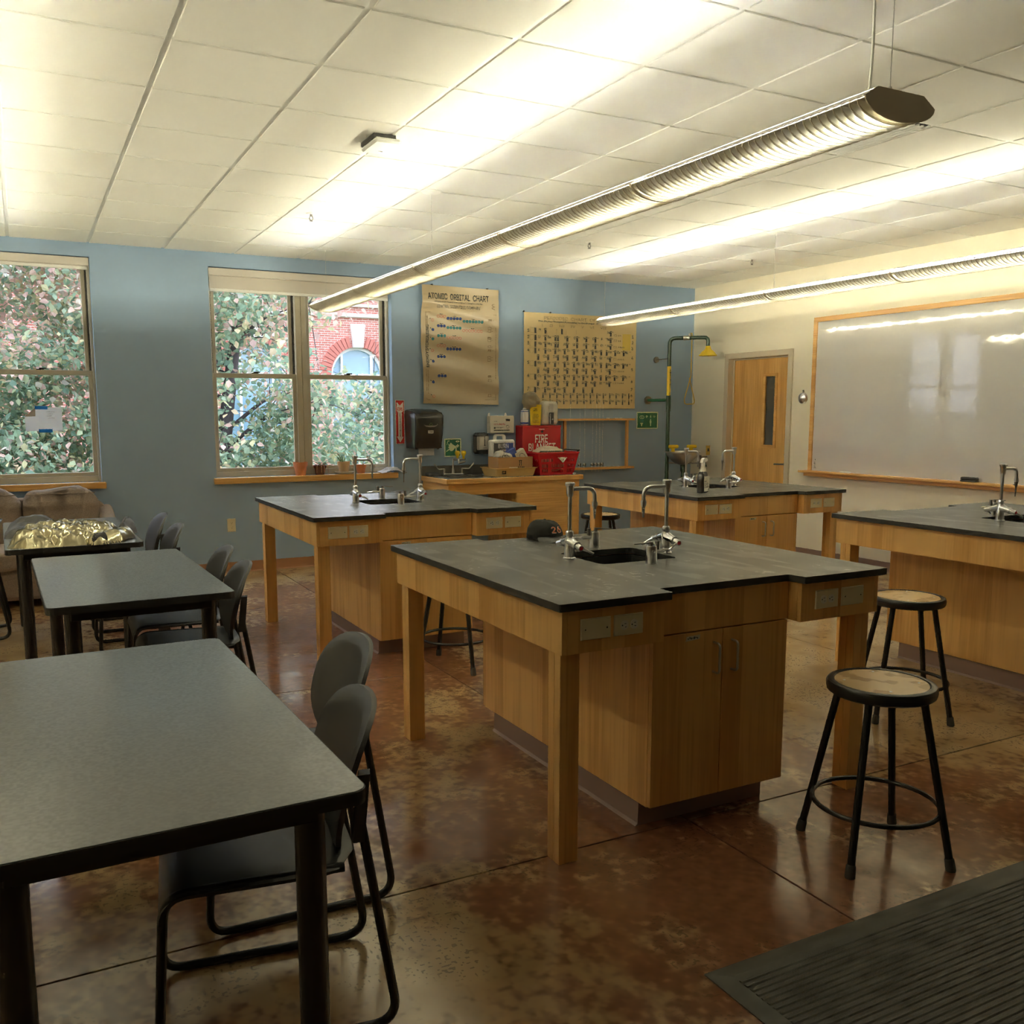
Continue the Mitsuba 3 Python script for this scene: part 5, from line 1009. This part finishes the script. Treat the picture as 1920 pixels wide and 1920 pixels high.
# ---------------------------------------------------------------- sofa, jacket
t = thing('sofa', 'grey-brown fabric sofa with puffy back cushions under the left window', 'sofa')
so0, so1, sy0_, sy1_ = -.92, .672, 4.50, 5.395
obj(t, 'base', cat(cbox(so0+.02, so1-.02, sy0_+.06, sy1_-.02, .06, .30, .03)), 'sofa_cloth')
obj(t, 'backrest', lump(so0+.05, so1-.05, sy1_-.17, sy1_, .06, .80, .006, 11, 7, 5, 6), 'sofa_cloth', smooth=True)
def cushion(name, x0, x1, y0, y1, z0, z1, seed, pw=4.2, amp=.012, tilt=0):
    m = lump(x0, x1, y0, y1, z0, z1, amp, seed, pw, 5, 5); v = m.vertices.copy(); xm = (x0+x1)/2
    if tilt:
        w = np.clip((v[:, 2]-z0)/(z1-z0), 0, 1)
        for k in (-.33, 0, .33):                              # stitched folds running down from the top seam
            d = (v[:, 0]-xm-(x1-x0)*k*(.55+.45*w)); v[:, 1] += .020*np.exp(-(d/.018)**2)*(w > .5)*(v[:, 1] < (y0+y1)/2)*np.minimum(1, (w-.5)*4)
        v[:, 1] -= .025*np.exp(-((w-.72)/.10)**2)*(v[:, 1] < (y0+y1)/2); v[:, 1] += tilt*w
        v[:, 2] += .012*np.sin((v[:, 0]-xm)*16)*(w > .8)
    m.vertices = v; k = obj(t, name, m, 'sofa_cloth', smooth=True); return k
for a, b, s in ((-.032, .553, 1), (-.637, -.045, 4)):
    k = cushion('back_cushion', a, b, 5.03, 5.27, .43, .885, s, 4.0, .016, .05)
    obj(k, 'piping', tube(rpath([(a+.03, 5.075, .845), (b-.03, 5.075, .845)], .01), .005, 6), 'sofa_cloth')
    cushion('seat_cushion', a+.003, b-.003, 4.50, 5.10, .29, .46, s+20, 5, .006)
for a, b in ((.545, so1), (so0+.15, so0+.29)):
    m = lump(a-.01, b+.012, 4.47, 5.38, .05, .64, .005, 31, 5, 5, 6); v = m.vertices.copy(); w = np.clip((v[:, 1]-4.95)/.4, 0, 1); v[:, 2] += np.where(v[:, 2] > .4, .13*w**1.6, 0); m.vertices = v
    obj(t, 'arm', m, 'sofa_cloth', smooth=True)
for x in (so0+.25, so1-.10):
    for y in (4.60, 5.30): obj(t, 'foot', lathe([(0, 0), (.022, 0), (.03, .07), (0, .07)], 12, (x, y, 0)), 'black')
def drape(poly, z, hmax, edge, seed, step=.011, rid=.02, fold=None, base=0.0):
    """a puffed cloth heightfield over a plan outline"""
    x0, y0, x1, y1 = poly.bounds; xs_, ys_ = np.arange(x0-step, x1+step, step), np.arange(y0-step, y1+step, step)
    X, Y = np.meshgrid(xs_, ys_, indexing='ij'); pts = shapely.points(X.ravel(), Y.ravel()); ins = shapely.contains(poly, pts).reshape(X.shape); D = shapely.distance(poly.boundary, pts).reshape(X.shape)
    p = np.stack([X, Y, X*0+seed], -1); N_ = meshkit.fbm(p*np.array([5, 7, 1]), 4, seed); r1 = 1-2*np.abs(meshkit.fbm(p*np.array([8, 13, 1])+2, 4, seed+3)-.5); r2 = 1-2*np.abs(meshkit.fbm(p*np.array([24, 19, 1])+7, 3, seed+5)-.5)
    Z_ = np.where(ins, z+base+hmax*(1-np.exp(-D/edge))*(.55+.75*N_)+rid*(r1-.7)*np.minimum(1, D/.03)+rid*.28*(r2-.7)*np.minimum(1, D/.02), z)
    if fold is not None: Z_ += np.where(ins, fold(X, Y)*np.minimum(1, D/.04), 0)
    Z_ = np.maximum(Z_, z+.001*ins); idx = -np.ones(X.shape, int); keep = ins.copy(); keep[:-1] |= ins[1:]; keep[:, :-1] |= ins[:, 1:]; keep[1:] |= ins[:-1]; keep[:, 1:] |= ins[:, :-1]
    idx[keep] = np.arange(keep.sum()); V = np.stack([X, Y, Z_], -1)[keep]; F = []
    a, b, c, d = idx[:-1, :-1], idx[1:, :-1], idx[1:, 1:], idx[:-1, 1:]; ok = (a >= 0) & (b >= 0) & (c >= 0) & (d >= 0)
    F = np.vstack([np.stack([a[ok], b[ok], c[ok]], 1), np.stack([a[ok], c[ok], d[ok]], 1)]); return trimesh.Trimesh(V, F, process=False)
t = thing('jacket', 'shiny gold puffer jacket lying on the table nearest the sofa', 'jacket')
zj = .7405
out = Polygon([(-.115, 2.52), (-.02, 2.47), (.10, 2.46), (.30, 2.48), (.42, 2.60), (.50, 2.78), (.535, 3.0), (.46, 3.14), (.30, 3.18), (.12, 3.14), (-.02, 3.02), (-.10, 2.80)]).buffer(.03).buffer(-.03)
seam = lambda X, Y: -.030*np.exp(-(((X-.12)*.55+(Y-2.75)*.83-.05)/.012)**2)-.022*np.exp(-(((X-.34)*.85+(Y-2.8)*.5)/.012)**2)-.02*np.exp(-(((X+.02)*.8+(Y-2.7)*.6)/.012)**2)
obj(t, 'body', drape(out, zj, .080, .045, 3, .008, .085, seam), 'gold_foil', smooth=60)
obj(t, 'sleeve', drape(LineString([(.36, 2.50), (.46, 2.56), (.53, 2.68)]).buffer(.058), zj, .085, .03, 9, .007, .030, None, .012), 'gold_foil', smooth=60)
obj(t, 'cuff_lining', drape(LineString([(.345, 2.468), (.40, 2.485)]).buffer(.020), zj, .062, .012, 12, .005, .008, None, .02), 'black_cloth', smooth=60, label='dark cuff')
obj(t, 'collar', drape(LineString([(.53, 2.80), (.585, 2.92), (.57, 3.02)]).buffer(.042), zj, .105, .022, 15, .007, .018, None, .01), 'black_cloth', smooth=60, label='black ribbed collar')
t = thing('black_coat', 'dark coat spread beside the gold jacket at the left end of the table', 'coat')
obj(t, 'body', drape(Polygon([(-.118, 3.02), (-.02, 3.08), (.12, 3.21), (.20, 3.28), (.14, 3.44), (.0, 3.42), (-.115, 3.30)]).buffer(.02), zj, .10, .05, 21, .010, .022), 'black_cloth', smooth=60)
# ---------------------------------------------------------------- outside
struct('ground_outside'); obj('ground_outside', 'lawn', cbox(-60, 70, YW+.4, 120, -4.3, -4.2, 0), 'ground_grass')
t = thing('brick_building', 'red brick building with tall arched windows standing beyond the trees', 'building')
BY = 26.0; ax, az, ar = 10.03, 2.75, .92                   # arch centre and radius
wl = sbox(-16, -4.2, 26, 5.5)
opening = unary_union([sbox(ax-ar, -3.0, ax+ar, az), Point(ax, az).buffer(ar, 24)])
others_ = [shapely.affinity.translate(opening, dx, 0) for dx in (-3.3, -15, 4.2, 8.4)]
obj(t, 'wall', on(extr(wl.difference(unary_union([opening]+others_)), .5), M_FAR, 0, BY+.5, 0), 'brick')
for n_, dx in enumerate((0, -3.3, -15, 4.2, 8.4)):
    a = ax+dx; o = shapely.affinity.translate(opening, dx, 0)
    fr_ = unary_union([o.difference(o.buffer(-.09)), sbox(a-.035, -3, a+.035, az+ar-.02).intersection(sbox(-99, -3, 99, az)), sbox(a-.55, -3, a-.48, az+.74), sbox(a+.48, -3, a+.55, az+.74), sbox(a-ar, az-.05, a+ar, az+.05), sbox(a-ar, az-3.2, a+ar, az-3.05)]).intersection(o)
    fr_ = unary_union([fr_.difference(sbox(a-.06, az-9, a+.06, az+2)), o.difference(o.buffer(-.09))])
    w = obj(t, 'window', on(extr(fr_, .1), M_FAR, 0, BY+.2, 0), 'white')
    obj(w, 'pane', on(extr(o, .01), M_FAR, 0, BY+.22, 0), 'sky_glass')
    key = Polygon([(a-.17, az+ar-.02), (a+.17, az+ar-.02), (a+.24, az+ar+.74), (a-.24, az+ar+.74)]); obj(t, 'keystone', on(extr(key, .14), M_FAR, 0, BY+.02, 0), 'stone_trim')
    if n_ < 2:
        N_ = 26
        for k in range(N_):
            th = math.pi*(k+.5)/N_
            if abs(th-math.pi/2) < .19: continue
            d0, d1 = th-math.pi/N_*.5*.86, th+math.pi/N_*.5*.86
            obj(t, 'arch_brick', on(extr(Polygon([(a+r_*math.cos(q), az+r_*math.sin(q)) for r_, q in ((ar+.005, d0), (ar+.36, d0), (ar+.36, d1), (ar+.005, d1))]), .06), M_FAR, 0, BY+.005, 0), 'brick_plain')
others_ = None
for z0, z1 in ((4.62, 4.72), (4.95, 5.05), (5.25, 5.75)): obj(t, 'stone_band', cbox(-16, 26, BY-.12, BY+.02, z0, z1, .01), 'stone_trim')
leafpal = np.array([(.28, .40, .27), (.35, .46, .33), (.42, .52, .38), (.22, .33, .25), (.48, .54, .34), (.64, .60, .36), (.78, .62, .42), (.82, .58, .50), (.76, .52, .47), (.66, .60, .52)])
def leaves(centres, radii, counts, size, warm, seed):
    rg = np.random.default_rng(seed); Vs, Fs, Cs = [], [], []; o = 0
    base = np.array([(0, 0, 0), (.35, .38, .07), (.62, .30, .05), (1.0, 0, -.04), (.62, -.30, .05), (.35, -.38, .07), (.5, 0, -.05)]); fb = np.array([(0, 6, 1), (1, 6, 2), (2, 6, 3), (3, 6, 4), (4, 6, 5), (5, 6, 0)])
    C = np.repeat(np.array(centres), counts, 0); Rr = np.repeat(np.array(radii), counts, 0); n_ = len(C); W_ = np.repeat(np.array(warm), counts)
    d = rg.normal(size=(n_, 3)); d /= np.linalg.norm(d, axis=1, keepdims=True); rad = rg.random(n_)**.45; pos = C+d*Rr*rad[:, None]
    sz = size*(.6+.7*rg.random(n_)); a = rg.random(n_)*6.283; tilt = rg.normal(0, .55, n_)-.5; yaw = a
    ca, sa, ct, st_ = np.cos(yaw), np.sin(yaw), np.cos(tilt), np.sin(tilt); X = np.stack([ca*ct, sa*ct, st_], -1); Yv = np.stack([-sa, ca, 0*ca], -1); rl = rg.normal(0, .6, n_); Zv = np.cross(X, Yv); Y2 = Yv*np.cos(rl)[:, None]+Zv*np.sin(rl)[:, None]; Z2 = np.cross(X, Y2)
    V = pos[:, None]+sz[:, None, None]*(base[None, :, 0:1]*X[:, None]+base[None, :, 1:2]*Y2[:, None]+base[None, :, 2:3]*Z2[:, None])
    F = fb[None]+np.arange(n_)[:, None, None]*7
    pw_ = rg.random(n_) < W_; ci = np.where(pw_, rg.integers(5, 10, n_), rg.integers(0, 5, n_)); col = leafpal[ci]*(.8+.4*rg.random((n_, 1)))
    return trimesh.Trimesh(V.reshape(-1, 3), F.reshape(-1, 3), process=False), np.repeat(col, 7, 0)
def tree(label, x, y, h, lean, spread, seed, nleaf, warm, fill=()):
    rg = np.random.default_rng(seed); t = thing('tree', label, 'tree', 'trees outside the windows'); base = np.array([x, y, -4.2]); top = base+np.array([lean[0], lean[1], h])
    P_ = np.array([base+(top-base)*s+np.array([.12*math.sin(s*7+seed), .12*math.cos(s*5+seed), 0]) for s in np.linspace(0, 1, 12)])
    obj(t, 'trunk', tube(P_, np.linspace(.20, .05, 12), 10), 'bark', smooth=True); cs, rs, ws = [], [], []
    for k in range(30):
        s = .32+.66*rg.random(); p0 = base+(top-base)*s; a = rg.random()*6.283; L_ = spread*(.45+.6*rg.random())*(1.25-s*.6); rise = L_*(.10+.5*rg.random()); p3 = p0+np.array([L_*math.cos(a), L_*math.sin(a), rise]); p1 = p0+(p3-p0)*.4+np.array([0, 0, rise*.25])
        pts = rpath([p0, p1, p3], 1.0, 8); obj(t, 'branch', tube(pts, np.linspace(.055*(1.2-s), .010, len(pts)), 6), 'bark', smooth=True)
        for f_ in (.55, .8, 1.0):
            c = p0+(p3-p0)*f_; cs.append(c); rs.append((.55+.35*rg.random(), .55+.35*rg.random(), .38+.2*rg.random())); ws.append(np.clip(warm+rg.normal(0, .18)+(.14 if c[2] > 3 else 0), .03, .85))
            for _ in range(2):
                e = c+rg.normal(0, .45, 3); q = p0+(p3-p0)*f_*.85; obj(t, 'twig', tube([q, (q+e)/2+[0, 0, .06], e], [.012, .008, .004], 5), 'bark')
    for x0, x1, z0, z1, n_ in fill:
        for _ in range(n_): cs.append((x0+(x1-x0)*rg.random(), y+rg.normal(0, .8), z0+(z1-z0)*rg.random())); rs.append((.6, .6, .42)); ws.append(np.clip(warm+rg.normal(0, .2)+(.22 if cs[-1][2] > 2.6 else -.05), .03, .85))
    m, col = leaves(cs, rs, nleaf//len(cs), .115, ws, seed)
    labels[obj(t, 'foliage', m, 'leaf', color=col)] = {'kind': 'stuff', 'label': 'pale green, yellow and pink autumn leaves'}
tree('leafy tree with pinkish leaves filling the left window', -1.9, 13.2, 11.5, (.3, .2), 2.7, 5, 46000, .34, fill=((-1.6, 1.9, -.6, 5.4, 150),))
tree('leafy tree with a dark forked trunk at the left of the window with the pots', 2.75, 12.8, 10.2, (.9, .3), 2.5, 8, 26000, .28, fill=((2.2, 5.3, -.6, 1.5, 46), (2.2, 4.0, 1.5, 4.6, 34), (3.6, 6.6, 3.3, 4.8, 16)))
tree('leafy tree low in front of the arched window', 7.4, 14.6, 6.2, (.2, 0), 2.4, 12, 16000, .26, fill=((4.6, 8.5, -1.2, 1.2, 40),))
tree('leafy tree beyond the left window pier', -3.6, 13.0, 11.0, (.2, .3), 2.8, 17, 11000, .35)
tree('leafy tree standing right of the brick building arch', 11.2, 15.4, 10.5, (-.2, 0), 2.5, 21, 9000, .3)
